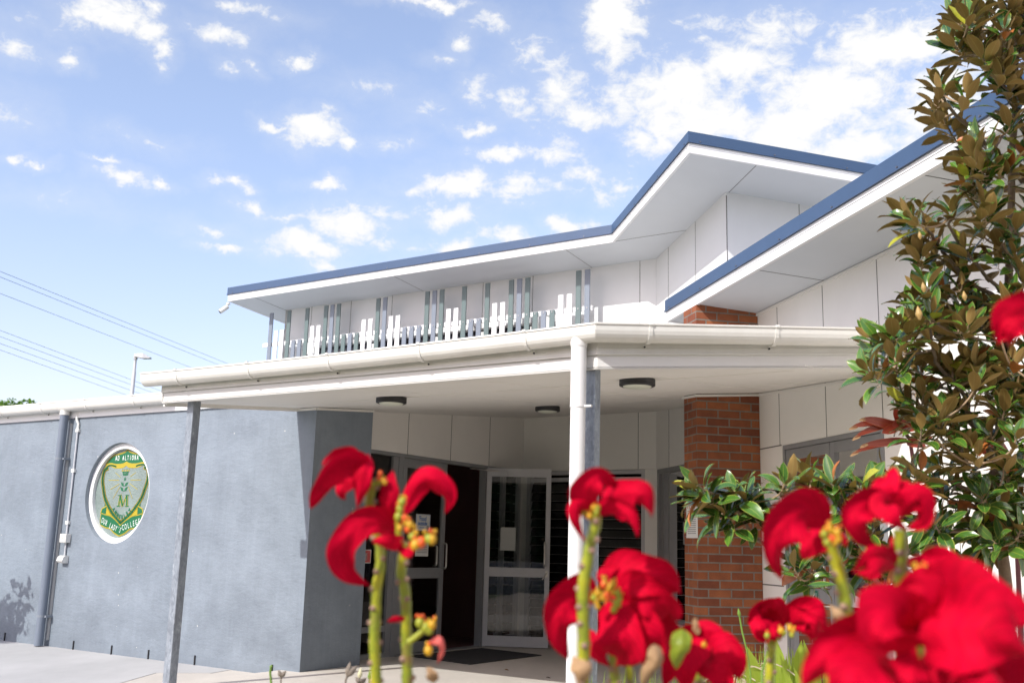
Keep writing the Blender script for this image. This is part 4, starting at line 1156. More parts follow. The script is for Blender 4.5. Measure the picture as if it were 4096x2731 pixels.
add(cvR, [(560,470),(590,590),(640,680),(500,720),(550,800),(480,540),(440,500),(770,520),(800,480),(940,280),(960,330),(1080,100),(950,50),(1050,430),(1100,480),(1300,300),(1340,250),(1000,560),(1020,620),(1300,600),(1250,730),(1180,700),(1090,850),(1300,820),(900,780),(640,900),(560,1100),(600,1070),(700,1200),(560,1330),(470,1290),(900,1160),(930,1380),(1000,1280),(850,1400),(170,1480),(230,1500),(350,1420),(420,1440),(1050,1330),(1100,1450),(740,1080),(860,950),(500,1180),(650,1280),(1200,1300),(1300,1350),(1250,1180),(760,1400),(620,1440),(480,1380)])
add(cvS, [(350,90),(200,100),(150,180),(330,250),(540,100),(700,130),(760,200),(620,450),(670,540),(560,620),(690,600),(780,690),(730,480),(880,430),(850,250),(1100,150),(1050,80),(1110,330),(1280,100),(1300,250),(1180,500),(1250,330),(1300,450),(1100,650),(1000,820),(900,880),(640,1060),(560,960),(700,900),(720,1130),(870,1100),(480,960),(600,1240),(560,1400),(700,1480),(780,1400),(640,1330),(900,1280),(1000,1380),(1100,1290),(1200,1180),(1330,1170),(1280,1250),(1150,1350),(1250,1420),(1330,1480),(1100,1500),(1000,1500),(1040,1150),(1200,900),(1320,950),(1300,700),(1340,600),(150,1060),(60,1080),(270,960),(470,470),(520,560),(430,30),(960,180),(960,60),(1200,60),(1150,240)])
add(cvL, [(880,1210),(840,1290),(950,1250),(500,1150),(450,1230),(560,1260),(700,1380),(600,1420),(930,1420),(800,1450),(1080,1400),(1000,1300),(1400,1140),(1680,1060),(1150,1470)])
add(cv7, [(300,560),(450,490),(650,560),(560,660),(690,720),(800,760),(880,600),(700,880),(960,900),(430,1190),(500,1230),(600,1290),(560,1370),(350,1230),(950,1010),(880,1100),(720,1180),(960,1230),(1000,1330),(620,1420),(380,1330),(820,900),(1080,1100),(1150,1250),(1250,1080)])
ros += [(x + rnd.uniform(-28, 28), y + rnd.uniform(-28, 28)) for x, y in list(ros) if x > 2080 and 560 < y < 1330 and rnd.random() < .38]
for _ in range(34): ros.append((rnd.uniform(2350, 2470), rnd.uniform(-80, 1300)))
for _ in range(8): ros.append((rnd.uniform(2190, 2350), rnd.uniform(-120, -20)))
cr_ = MB(); tw = MB(); buds = []
trunk_ax = [(q.z, q) for q in trunk_pts]
for (x, y) in ros:
    if rnd.random() < .20 and x > 1950 and y < 560: continue
    if abs(x - 1866) < 48 and abs(y - 1372) < 62: continue
    dd = rnd.uniform(4.95, 5.65) if x > 2000 else rnd.uniform(4.85, 5.15)
    p = P(x, y, dd)
    bq, br_ = min(nodes, key=lambda nq: (nq[0] - p).length + max(0, nq[0].z - p.z) * .8)
    dist = (p - bq).length
    ax = (p - bq)
    tc_ = trunk_ax[0][1]
    outw = V((p.x - mag_base.x, p.y - mag_base.y, 0)); outw = outw.normalized() if outw.length > .05 else V((0, 0, 1))
    lowk = max(0.0, min(1.0, (y - 820) / 350))
    ax = (ax.normalized() * .45 + V((outw.x * .42, outw.y * .10, 0)) + V((0, 0, 1.0 - .35 * lowk)) + V((-.1, -.22, 0)) * lowk + V((rnd.uniform(-1, 1), rnd.uniform(-.8, .8), rnd.uniform(-.3, .5))) * (.34 + .2 * lowk)).normalized()
    # twig, curving up into the rosette
    c1 = p - ax * min(.16, dist * .5)
    pts = [bq * (1 - t) ** 2 + c1 * 2 * t * (1 - t) + p * t * t for t in (0, .17, .33, .5, .67, .83, 1)]
    tw.tube(pts, [min(br_, .0075) * (1 - t) + .0038 * t for t in (0, .17, .33, .5, .67, .83, 1)], 6, 0 if dist > .25 else 1)
    nodes.append((pts[3], .006)); nodes.append((pts[4], .006))
    u = ax.orthogonal().normalized(); w = ax.cross(u)
    nlv = rnd.randint(9, 14); ph = rnd.uniform(0, 6.28)
    for i in range(nlv):
        t = i / (nlv - 1)
        azm = ph + i * 2.4 + rnd.uniform(-.25, .25)
        pol = R(17 + (50 + 32 * lowk) * t + rnd.uniform(-14, 14))
        rad = u * math.cos(azm) + w * math.sin(azm)
        d = (ax * math.cos(pol) + rad * math.sin(pol) + V((0, 0, -.12 * t))).normalized()
        nrm = (ax * math.sin(pol) - rad * math.cos(pol)) + V((rnd.uniform(-.3, .3), rnd.uniform(-.3, .3), rnd.uniform(-.2, .3)))
        L = rnd.uniform(.105, .170) * (1 if t > .2 else .78)
        b0 = p - ax * (.085 * t) + rad * .004
        pe = b0 + d * .018
        tw.tube([b0, pe], .0018, 4, 1)
        q = rnd.random()
        mt = 0 if q > .035 else (3 if q > .018 else 2)
        leaf(cr_, pe, d, nrm, L, L * rnd.uniform(.34, .47), bend=rnd.uniform(-.15, .75), fold=rnd.uniform(.1, .4), nl=6, mt=mt, mu=(1 if mt == 0 else mt), wav=rnd.uniform(0, .06), obov=rnd.uniform(.8, 1.05), twist=rnd.uniform(-.3, .3))
    if rnd.random() < .05: buds.append((p, ax))
tk.build('trunk', BARK, mag)
tw.build('twigs', [BARK, TWIG], mag)
cr_.build('crown', [MAG_TOP, MAG_UND, MAG_OLD, MAG_YEL], mag, recalc=False)
BUD = mat('pale_bud', (.40, .26, .085), .55, var=.2, vscale=60)
def bud_mb(mb, p, ax, L=.05, r=.0115, n=10):
    prof = ((0, .35), (.12, .55), (.3, .95), (.45, 1), (.65, .75), (.85, .38), (1, .05))
    mb.tube([p + ax * L * t for t, _ in prof], [r * q for _, q in prof], n, 0)
for (x, y, s) in ((545, 1290, 1.2), (580, 1075, .9), (900, 1140, .85), (550, 660, .7)):
    p = P(*cvR(x, y), 4.85); mb = MB(); bud_mb(mb, p - V((0, 0, .025)), V((-.1, 0, 1)).normalized(), .056 * s, .0135 * s); mb.build('bud', BUD, mag)
for p, ax in buds[:24]:
    mb = MB(); bud_mb(mb, p, ax, .036, .0065, 8); mb.build('bud', BUD, mag)

# ------------------------------------------------------------------ poinsettias
def stem_mat():
    m = mat('green_stem', (.34, .36, .03), .45)
    N, Lk, b = nodes_of(m)
    tcn = N.new('ShaderNodeTexCoord'); n = N.new('ShaderNodeTexNoise'); n.inputs['Scale'].default_value = 16; n.inputs['Detail'].default_value = 4
    Lk.new(tcn.outputs['Object'], n.inputs['Vector'])
    rp = N.new('ShaderNodeValToRGB'); e = rp.color_ramp.elements
    e[0].position = .36; e[0].color = (.24, .14, .05, 1); e[1].position = .66; e[1].color = (.48, .42, .015, 1)
    q = e.new(.45); q.color = (.22, .27, .02, 1)
    Lk.new(n.outputs['Fac'], rp.inputs[0]); Lk.new(rp.outputs[0], b.inputs['Base Color'])
    return m
PSTEM = stem_mat()
SCAR = mat('brown_leaf_scar', (.30, .185, .13), .8, var=.3, vscale=80)
CY_Y = mat('yellow_cyathium', (.56, .31, .01), .5); CY_G = mat('green_cyathium', (.30, .32, .02), .5); CY_R = mat('orange_stamen', (.70, .10, .01), .5)
LGREEN = leaf_mat('light_green_leaf', (.16, .24, .02), (.28, .36, .03), (.36, .40, .06), rough=.45, transl=.35, tcol=(.45, .55, .03), vscale=8)
TAN = mat('dry_tan_leaf', (.36, .22, .11), .85, var=.3, vscale=30)
WS = .50
def bract(parent, cv, pts, width, roll=0.0, cup=.25, m=RED, name='bract', nl=16, nw=8, shape=(.66, 1.08), d=1.7, kpx=None, wr=1.0):
    """pts: (x, y, metres nearer) picture trace of the midrib; width in metres"""
    width *= WS
    ctl = [P(*cv(q[0], q[1]), d - (q[2] if len(q) > 2 else 0)) for q in pts]
    cl = []
    K = len(ctl) - 1
    for i in range(nl + 1):
        f = i / nl * K; j = min(int(f), K - 1); t = f - j
        a0, a1, a2, a3 = ctl[max(j - 1, 0)], ctl[j], ctl[j + 1], ctl[min(j + 2, K)]
        cl.append(.5 * ((2 * a1) + (a2 - a0) * t + (2 * a0 - 5 * a1 + 4 * a2 - a3) * t * t + (3 * a1 - a0 - 3 * a2 + a3) * t ** 3))
    pk = (shape[0] / (shape[0] + shape[1])); norm = pk ** shape[0] * (1 - pk) ** shape[1]
    vs = []; ph = rnd.uniform(0, 6.28)
    for i in range(nl + 1):
        t = i / nl
        tg = (cl[min(i + 1, nl)] - cl[max(i - 1, 0)]).normalized()
        vw = (cl[i] - CAM).normalized()
        sd_ = tg.cross(vw); sd_ = sd_.normalized() if sd_.length > .05 else tg.orthogonal().normalized()
        nr = sd_.cross(tg).normalized()
        rr_ = roll if not isinstance(roll, tuple) else roll[0] + (roll[1] - roll[0]) * t
        s2 = sd_ * math.cos(rr_) + nr * math.sin(rr_); n2 = nr * math.cos(rr_) - sd_ * math.sin(rr_)
        w = width * .5 * max(.03, (max(t, .002) ** shape[0]) * (max(1 - t, 0) ** shape[1]) / norm)
        wl = 1 + .13 * math.sin(9 * t + ph) + .07 * math.sin(19 * t + 2 * ph); wr2 = 1 + .13 * math.sin(8 * t + 2.3 * ph) + .07 * math.sin(17 * t + ph)
        w0_ = w
        for k in range(nw + 1):
            s_ = -1 + 2 * k / nw
            w = w0_ * (wl if s_ < 0 else wr2)
            vein = .028 * width * wr * math.sin(34 * (t - abs(s_) * .20) + ph) * (1 - abs(s_) * .3) * min(1, 4 * t) + .085 * width * wr * math.sin(ph + 8 * t + 3.4 * s_) * abs(s_)
            vs.append(cl[i] + s2 * w * s_ + n2 * (cup * w * s_ * s_ + vein - .07 * width * math.exp(-(s_ * 4.5) ** 2)))
    n1 = nw + 1
    mb = MB()
    fs = [(i * n1 + k, i * n1 + k + 1, (i + 1) * n1 + k + 1, (i + 1) * n1 + k) for i in range(nl) for k in range(nw)]
    mb.add(vs, fs, 0, True)
    for q, (i, k) in enumerate([(i, k) for i in range(nl) for k in range(nw)]):
        mb.uv[q] = [(k / nw, i / nl), ((k + 1) / nw, i / nl), ((k + 1) / nw, (i + 1) / nl), (k / nw, (i + 1) / nl)]
    o = mb.build(name, m, parent, recalc=False)
    sb = o.modifiers.new('smooth', 'SUBSURF'); sb.levels = 1; sb.render_levels = 1
    return o
def pstem(parent, cv, pts, r, d, name='stem', m=None, scars=True, r1=None):
    ctl = [P(*cv(q[0], q[1]), d - (q[2] if len(q) > 2 else 0)) for q in pts]
    sm = []; K = len(ctl) - 1
    for i in range(K * 5 + 1):
        f = i / 5; j = min(int(f), K - 1); t = f - j
        a0, a1, a2, a3 = ctl[max(j - 1, 0)], ctl[j], ctl[j + 1], ctl[min(j + 2, K)]
        sm.append(.5 * ((2 * a1) + (a2 - a0) * t + (2 * a0 - 5 * a1 + 4 * a2 - a3) * t * t + (3 * a1 - a0 - 3 * a2 + a3) * t ** 3))
    low = sm[0].copy(); low.z = -.05; low.y += .02
    sm = [low, low * .5 + sm[0] * .5] + sm if scars else sm
    r *= .9
    r1 = r1 or r * .85
    rs = [(r + (r1 - r) * i / len(sm)) * (1 + .07 * math.sin(i * 2.1)) for i in range(len(sm))]
    mb = MB(); mb.tube(sm, rs, 12, 0)
    if scars:
        L_ = 0; nxt = .02
        for i in range(2, len(sm) - 1):
            seg = (sm[i + 1] - sm[i]).length; L_ += seg
            if L_ > nxt:
                nxt = L_ + rnd.uniform(.018, .034)
                a_ = rnd.uniform(0, 6.28); tg = (sm[i + 1] - sm[i]).normalized(); o1 = tg.orthogonal().normalized(); o2 = tg.cross(o1)
                for off in (0, 2.3):
                    q = sm[i] + (o1 * math.cos(a_ + off) + o2 * math.sin(a_ + off)) * rs[i] * .82; dr = (q - sm[i]).normalized()
                    mb.tube([q - dr * .002, q + dr * .0042, q + dr * .0065], [r * .62, r * .48, r * .12], 8, 1)
    return mb.build(name, [m or PSTEM, SCAR], parent)
def blob(mb, p, r, mi, ax=V((0, 0, 1)), el=1.2):
    prof = [(math.cos(math.pi * (1 - i / 6)), math.sin(math.pi * i / 6)) for i in range(7)]
    mb.tube([p + ax * r * el * a for a, _ in prof], [max(r * b, 1e-5) for _, b in prof], 8, mi, cap=False)
def cyathia(parent, cv, pts, d, r=.0048):
    mb = MB()
    for q in pts:
        p = P(*cv(q[0], q[1]), d - .012 - (q[3] if len(q) > 3 else 0)); k = q[2]
        ax = V((rnd.uniform(-.3, .3), rnd.uniform(-.2, .2), 1)).normalized()
        blob(mb, p, r * rnd.uniform(.65, 1.0), {'y': 0, 'g': 1, 'r': 2}[k], ax)
        if k != 'r':
            for _ in range(3): blob(mb, p + ax * r * 1.1 + V((rnd.uniform(-1, 1), rnd.uniform(-1, 1), rnd.uniform(-.2, .6))) * r * .6, r * .32, 2 if rnd.random() < .5 else 0)
    return mb.build('flower_cluster', [CY_Y, CY_G, CY_R], parent)
def d6(x, y): return (1200 + x / 1.649) / 1.7415, (1780 + y / 1.649) / 1.7415
def d7(x, y): return (2150 + x / 1.78) / 1.7415, (1850 + y / 1.78) / 1.7415
def d8(x, y): return (3000 + x / 2.146) / 1.7415, (2300 + (y + 55) / 2.146) / 1.7415
PG = 'red poinsettias in the foreground bed'
def poin(label, cv, x, y, d):
    q = P(*cv(x, y), d); q.z = -.03
    return thing('poinsettia', label, 'poinsettia', q, PG)
# 1: leftmost stem, two bracts high on the left
d = 1.78
p1 = poin('tall poinsettia stem with two drooping bracts before the dark hall corner', d6, 505, 1568, d)
pstem(p1, d6, [(505, 1600), (492, 1300), (500, 1100), (505, 950), (530, 800), (528, 660), (490, 560), (465, 440), (462, 330), (490, 260), (530, 235)], .0104, d)
bract(p1, d6, [(440, 170), (350, 120, .02), (230, 170, .03), (130, 290, .02), (65, 410, .0)], .108, roll=(.2, .5), cup=-.45, d=d)
bract(p1, d6, [(450, 60, -.01), (420, 160, .02), (395, 290, .02), (375, 420, .0)], .068, roll=-.25, cup=.3, d=d - .01)
bract(p1, d6, [(420, 190, -.02), (330, 220, .0), (270, 300, .01), (300, 360, .0)], .06, roll=-.5, cup=.2, d=d)
bract(p1, d6, [(440, 130, -.03), (330, 60, -.03), (230, 60, -.02), (150, 130, .0)], .06, roll=.9, cup=.3, d=d)
cyathia(p1, d6, [(545, 235, 'y'), (520, 215, 'r'), (515, 240, 'g'), (480, 255, 'g'), (530, 185, 'r'), (560, 245, 'y')], d)
# 2: second stem with the big curling bracts
p2 = poin('poinsettia with a big crescent bract curling down and yellow flower cluster', d6, 710, 1568, d)
pstem(p2, d6, [(710, 1600), (705, 1400), (700, 1250), (700, 1100), (692, 950), (668, 850), (680, 720), (690, 640)], .0112, d + .03)
bract(p2, d6, [(640, 560), (520, 500, .03), (360, 540, .05), (265, 690, .05), (300, 850, .03), (460, 925, -.01)], .112, roll=(-.1, .35), cup=-.35, d=d, nl=20)
bract(p2, d6, [(620, 490), (585, 380, .01), (590, 270, .0), (612, 165, -.02)], .072, roll=.3, cup=.3, d=d)
bract(p2, d6, [(690, 450), (740, 310, .01), (830, 215, .02), (930, 260, .02), (990, 350, .01), (960, 450, -.01)], .085, roll=(.35, -.5), cup=.4, d=d, nl=20)
bract(p2, d6, [(690, 650, .02), (620, 650, .05), (550, 640, .06), (480, 630, .05)], .062, roll=.5, cup=.3, d=d)
bract(p2, d6, [(660, 660, .02), (700, 690, .04), (740, 660, .05), (770, 640, .04)], .05, roll=.6, cup=.3, d=d)
pstem(p2, d6, [(660, 640), (650, 540), (655, 450), (672, 375)], .0062, d - .03, 'flower_stalk', CY_G, scars=False)
cyathia(p2, d6, [(672, 375, 'g'), (660, 420, 'g'), (650, 470, 'g'), (700, 510, 'y'), (660, 545, 'y'), (725, 525, 'y'), (765, 575, 'y'), (740, 600, 'g'), (690, 480, 'r'), (710, 555, 'r')], d - .03, .0075)
cyathia(p2, d6, [(762, 655, 'y'), (850, 618, 'g'), (800, 640, 'r'), (870, 620, 'y')], d - .05, .010)
pstem(p2, d6, [(715, 1300), (780, 1250), (820, 1215), (850, 1190)], .0062, d, 'side_shoot', CY_G, scars=False)
cyathia(p2, d6, [(790, 1170, 'g'), (830, 1200, 'g'), (870, 1185, 'y'), (850, 1215, 'g'), (848, 1352, 'y')], d, .0095)
bract(p2, d6, [(850, 1300), (915, 1280, .02), (945, 1350, .02), (905, 1440, .0)], .032, roll=.5, cup=.4, d=d, m=leaf_mat('pale_red_bract', (.55, .10, .09), (.7, .16, .13), (.7, .2, .15), rough=.6, transl=.3, tcol=(.9, .1, .1)), name='bract')
bract(p2, d6, [(690, 1150), (640, 1150, .01), (570, 1158, .0)], .03, roll=.7, cup=.2, d=d)
bract(p2, d6, [(880, 1568, .0), (860, 1510, .01), (840, 1460, .0)], .045, roll=.4, cup=.5, d=d, m=TAN, name='dry_leaf')
# 3: stem before the white downpipe
WS = .48
d = 1.62
p3 = poin('lone poinsettia stem with a winged bloom right before the white downpipe', d7, 330, 1568, d)
pstem(p3, d7, [(325, 1600), (330, 1290), (325, 1100), (325, 900), (355, 700), (380, 560), (415, 430), (405, 350)], .0112, d)
bract(p3, d7, [(400, 400), (345, 270, .01), (370, 150, .03), (460, 90, .03), (600, 190, .0)], .098, roll=(.3, -.3), cup=-.35, d=d)
bract(p3, d7, [(450, 300, -.01), (560, 230, .02), (700, 210, .05), (770, 270, .05), (815, 385, .04)], .098, roll=(.1, -.3), cup=.25, d=d)
bract(p3, d7, [(420, 380), (530, 310, .01), (650, 380, .03), (715, 525, .03)], .078, roll=(-.3, -.7), cup=.3, d=d)
bract(p3, d7, [(390, 380), (300, 310, .02), (270, 400, .03), (340, 560, .02)], .058, roll=.5, cup=.3, d=d)
cyathia(p3, d7, [(330, 360, 'g'), (400, 320, 'y'), (420, 350, 'g'), (370, 380, 'y'), (430, 320, 'g')], d, .0052)
bract(p3, d7, [(300, 1600, .0), (300, 1500, .02), (270, 1420, .01), (250, 1370, .0)], .07, roll=.3, cup=.5, d=d, m=TAN, name='dry_leaf')
# 4: the broad full bloom
WS = .50
d = 1.72
p4 = poin('broad full poinsettia bloom with an orange flower cluster, low before the downpipe', d7, 550, 1568, d)
pstem(p4, d7, [(545, 1620), (548, 1500), (540, 1380), (520, 1200, -.02), (500, 950)], .0105, d + .03)
pstem(p4, d7, [(660, 1620), (655, 1500), (640, 1380), (600, 1200, -.02)], .008, d + .05, 'side_stem')
bract(p4, d7, [(480, 900, -.03), (600, 800, .0), (780, 790, .03), (930, 850, .03), (1020, 930, .02)], .150, roll=(.25, .1), cup=-.3, d=d)
bract(p4, d7, [(520, 930, -.01), (680, 900, .03), (840, 960, .05), (960, 1060, .03), (960, 1130, .0)], .125, roll=(-.2, -.4), cup=-.3, d=d)
bract(p4, d7, [(430, 960, -.01), (300, 950, .02), (180, 1040, .04), (140, 1200, .04), (210, 1390, .01)], .150, roll=(.3, .2), cup=-.3, d=d)
bract(p4, d7, [(480, 1000), (560, 1120, .04), (620, 1260, .06), (600, 1380, .04), (560, 1440, .01)], .150, roll=(.1, -.1), cup=-.25, d=d)
bract(p4, d7, [(540, 1000), (700, 1090, .03), (800, 1220, .05), (830, 1340, .03), (760, 1440, .0)], .120, roll=-.3, cup=-.3, d=d)
bract(p4, d7, [(640, 980), (800, 1080, .02), (920, 1200, .02), (960, 1320, .0), (900, 1410, -.02)], .105, roll=-.4, cup=-.2, d=d + .02)
bract(p4, d7, [(470, 880, -.03), (470, 810, -.02), (510, 760, -.01), (580, 760, .0)], .085, roll=.8, cup=.3, d=d)
bract(p4, d7, [(350, 1180), (400, 1300, .02), (450, 1400, .02), (520, 1450, .0)], .062, roll=-.4, cup=.3, d=d + .03)
cyathia(p4, d7, [(x, y, k) for x, y, k in ((400, 960, 'g'), (420, 990, 'y'), (430, 930, 'y'), (470, 870, 'r'), (500, 900, 'y'), (520, 880, 'y'), (490, 940, 'r'), (540, 920, 'y'), (570, 930, 'g'), (585, 970, 'g'), (560, 1000, 'g'), (545, 1040, 'g'), (430, 1020, 'y'), (540, 860, 'y'), (460, 960, 'y'), (580, 1010, 'g'), (505, 960, 'r'), (480, 850, 'y'))], d - .04, .0062)
bract(p4, d7, [(1030, 1180, .0), (1030, 1280, .02), (1000, 1370, .02), (985, 1460, .0)], .072, roll=.25, cup=.3, d=d - .04, m=LGREEN, name='leaf')
bract(p4, d7, [(830, 1290, .02), (850, 1400, .03), (790, 1500, .02), (740, 1600, .0)], .058, roll=.4, cup=.6, d=d - .08, m=TAN, name='dry_leaf')
# 5: low right of it
d = 1.85
p5 = poin('low poinsettia bloom with folded bracts in front of the brick pillar', d7, 1150, 1568, d)
pstem(p5, d7, [(1150, 1640), (1140, 1500), (1130, 1330)], .0105, d + .04)
bract(p5, d7, [(1150, 1250), (1050, 1250, .02), (960, 1400, .05), (900, 1600, .04)], .105, roll=.3, cup=-.3, d=d)
bract(p5, d7, [(1110, 1230), (1100, 1330, .03), (1060, 1470, .06), (1080, 1620, .05)], .12, roll=-.2, cup=-.3, d=d)
bract(p5, d7, [(1130, 1260), (1170, 1190, .01), (1270, 1200, .02), (1310, 1290, .02)], .075, roll=(.5, -.3), cup=.3, d=d)
bract(p5, d7, [(1190, 1300), (1300, 1320, .04), (1410, 1400, .06), (1440, 1540, .05)], .115, roll=(.1, -.3), cup=-.3, d=d)
bract(p5, d7, [(1180, 1350), (1250, 1440, .05), (1320, 1540, .07), (1340, 1640, .06)], .115, roll=-.2, cup=-.3, d=d)
bract(p5, d7, [(1140, 1220), (1120, 1160, .0), (1125, 1095, .0)], .030, roll=.3, cup=.4, d=d - .02, m=TAN, name='dry_leaf')
cyathia(p5, d7, [(1195, 1300, 'y'), (1210, 1310, 'r'), (1185, 1295, 'y')], d - .02)
# 6: bloom before the lower tree branch, left
WS = .47
d = 1.55
p6 = poin('poinsettia with one large hooked bract and orange flowers before the glass door pair', cv4, 600, 1240, d)
pstem(p6, cv4, [(630, 1568), (618, 1240), (605, 1100), (575, 980), (545, 880), (532, 800)], .0118, d)
bract(p6, cv4, [(520, 790), (430, 690, .03), (310, 740, .05), (245, 880, .05), (290, 1040, .02)], .145, roll=(.2, .35), cup=-.35, d=d)
bract(p6, cv4, [(540, 800), (480, 820, .02), (420, 880, .02), (400, 940, .0)], .088, roll=-.4, cup=.3, d=d + .02)
bract(p6, cv4, [(540, 840), (580, 830, .01), (620, 870, .01)], .045, roll=-.5, cup=.3, d=d)
cyathia(p6, cv4, [(505, 810, 'g'), (540, 790, 'y'), (570, 800, 'y'), (545, 830, 'r'), (520, 850, 'g'), (560, 850, 'y'), (575, 830, 'y'), (530, 780, 'y')], d - .03, .0068)
bract(p6, cv4, [(600, 1290), (570, 1230, .01), (530, 1170, .0)], .048, roll=.5, cup=.6, d=d - .02, m=TAN, name='dry_leaf')
# 7: bloom to its right, upright
p7 = poin('poinsettia with a pointed crown of bracts rising before the magnolia', cv4, 900, 1060, d)
pstem(p7, cv4, [(900, 1568), (905, 1250), (898, 1060), (895, 900), (890, 790)], .0122, d + .02)
bract(p7, cv4, [(890, 660), (840, 600, .01), (850, 540, .01), (865, 470, -.01)], .085, roll=.6, cup=-.3, d=d)
bract(p7, cv4, [(890, 680), (840, 590, -.01), (780, 580, .0), (735, 620, .0)], .085, roll=-.3, cup=.3, d=d + .02)
bract(p7, cv4, [(880, 560), (920, 560, .0), (945, 545, .0)], .045, roll=.3, cup=.3, d=d + .02)
bract(p7, cv4, [(860, 690), (740, 650, .02), (660, 720, .04), (690, 820, .03), (775, 880, .0)], .098, roll=(.3, -.1), cup=-.35, d=d)
bract(p7, cv4, [(860, 640), (800, 650, .03), (870, 730, .05), (930, 790, .03)], .075, roll=.4, cup=.3, d=d - .02)
bract(p7, cv4, [(890, 720), (950, 640, .03), (1000, 640, .03), (1010, 740, .02), (930, 785, .0)], .095, roll=-.3, cup=.3, d=d)
# 8: flat bloom below it
p8 = poin('flat spreading poinsettia bloom lower on the right, below the pointed one', cv4, 960, 1100, d)
pstem(p8, cv4, [(985, 1568), (985, 1200), (990, 1020)], .010, d + .03)
bract(p8, cv4, [(870, 950), (800, 920, .03), (730, 940, .04), (650, 1000, .02)], .075, roll=(.4, .7), cup=.25, d=d)
bract(p8, cv4, [(870, 980), (800, 970, .05), (740, 1010, .06), (660, 1005, .03)], .06, roll=.2, cup=.2, d=d)
bract(p8, cv4, [(880, 930), (860, 880, .0), (850, 820, -.01)], .055, roll=.5, cup=.3, d=d + .02)
bract(p8, cv4, [(930, 950), (980, 930, .02), (1020, 920, .02)], .045, roll=.8, cup=.2, d=d)
bract(p8, cv4, [(1000, 1000), (1060, 960, .0), (1160, 960, .02), (1240, 1080, .02)], .095, roll=(.2, -.3), cup=-.3, d=d)
bract(p8, cv4, [(1010, 1020), (1080, 1030, .03), (1160, 1080, .03), (1180, 1140, .0)], .095, roll=-.5, cup=-.2, d=d)
cyathia(p8, cv4, [(975, 985, 'y'), (1000, 1000, 'g'), (1010, 1030, 'g'), (1020, 985, 'y'), (990, 1010, 'y')], d - .03, .0062)
# 9: small bloom low in the middle
WS = .68
d = 2.15
p9 = poin('small ruffled poinsettia bloom on a knobbly stem beside the strappy leaves', cv4, 230, 1400, d)
pstem(p9, cv4, [(220, 1600), (232, 1480), (235, 1400), (250, 1340), (290, 1310)], .0112, d)
pstem(p9, cv4, [(240, 1400), (222, 1360), (215, 1330)], .006, d - .01, 'side_stem', scars=False)
bract(p9, cv4, [(300, 1270), (220, 1210, .01), (160, 1220, .03), (140, 1290, .03)], .105, roll=(.2, .5), cup=-.4, d=d, wr=2.2)
bract(p9, cv4, [(280, 1290), (230, 1270, .03), (180, 1290, .05), (205, 1360, .03)], .085, roll=-.3, cup=.3, d=d, wr=2.2)
bract(p9, cv4, [(320, 1260), (340, 1200, -.01), (345, 1150, -.01)], .06, roll=.4, cup=.3, d=d + .02)
bract(p9, cv4, [(340, 1270), (400, 1210, .01), (470, 1240, .02), (510, 1300, .02)], .10, roll=(.2, -.2), cup=-.3, d=d, wr=1.6)
bract(p9, cv4, [(340, 1290), (420, 1290, .03), (470, 1310, .04), (500, 1310, .03)], .075, roll=-.5, cup=.3, d=d)
bract(p9, cv4, [(310, 1290), (270, 1300, .04), (250, 1330, .05), (260, 1350, .04)], .05, roll=.2, cup=.3, d=d)
bract(p9, cv4, [(310, 1270), (260, 1200, .02), (215, 1180, .03), (180, 1205, .03)], .075, roll=.6, cup=.3, d=d, wr=2)
bract(p9, cv4, [(345, 1275), (390, 1240, .03), (430, 1260, .05), (470, 1330, .04)], .09, roll=-.6, cup=.3, d=d, wr=2)
cyathia(p9, cv4, [(285, 1300, 'y'), (330, 1290, 'y'), (345, 1300, 'y'), (340, 1320, 'g'), (215, 1325, 'g'), (300, 1310, 'g')], d - .06, .0068)
# 10: huge bloom at lower right
WS = .47
d = 1.12
p10 = poin('huge blurred poinsettia bloom nearest the camera in the lower right corner', d8, 1400, 925, d)
pstem(p10, d8, [(1380, 1200), (1390, 900), (1400, 640)], .0105, d + .05)
bract(p10, d8, [(1120, 520, -.02), (900, 520, .0), (640, 640, .02), (450, 900, .0)], .135, roll=(.3, .1), cup=-.3, d=d)
bract(p10, d8, [(1180, 640, -.02), (1040, 680, .02), (880, 860, .05), (760, 1080, .04)], .150, roll=(-.1, -.3), cup=-.25, d=d)
bract(p10, d8, [(1450, 520, -.03), (1330, 330, .0), (1200, 280, .03), (1100, 420, .05), (1110, 520, .05)], .16, roll=(.3, -.2), cup=-.35, d=d)
bract(p10, d8, [(1560, 520, -.03), (1560, 300, .0), (1480, 120, .01), (1300, 50, .0)], .15, roll=-.1, cup=-.3, d=d)
bract(p10, d8, [(1450, 500), (1750, 420, .03), (2050, 450, .06), (2400, 620, .06)], .23, roll=(.3, .1), cup=-.25, d=d)
bract(p10, d8, [(1650, 350, -.06), (1850, 200, -.03), (2100, 180, -.01), (2450, 350, .0)], .20, roll=.3, cup=-.3, d=d)
bract(p10, d8, [(1500, 560), (1800, 650, .05), (2100, 850, .08), (2300, 1100, .06)], .10, roll=(.9, .7), cup=.2, d=d)
bract(p10, d8, [(1420, 560), (1400, 700, .04), (1390, 850, .06), (1380, 1050, .05)], .075, roll=.3, cup=.3, d=d)
bract(p10, d8, [(1500, 620), (1560, 760, .02), (1600, 900, .03), (1640, 1080, .0)], .13, roll=-.2, cup=-.2, d=d + .04)
bract(p10, d8, [(1100, 760), (1180, 860, .02), (1220, 1000, .02), (1230, 1150, .0)], .15, roll=.2, cup=-.2, d=d + .05)
bract(p10, d8, [(1700, 700), (1850, 800, .02), (1950, 950, .02), (2050, 1150, .0)], .17, roll=.2, cup=-.2, d=d + .09)
bract(p10, d8, [(2000, 700), (2150, 800, .02), (2300, 950, .02), (2450, 1150, .0)], .17, roll=.2, cup=-.2, d=d + .09)
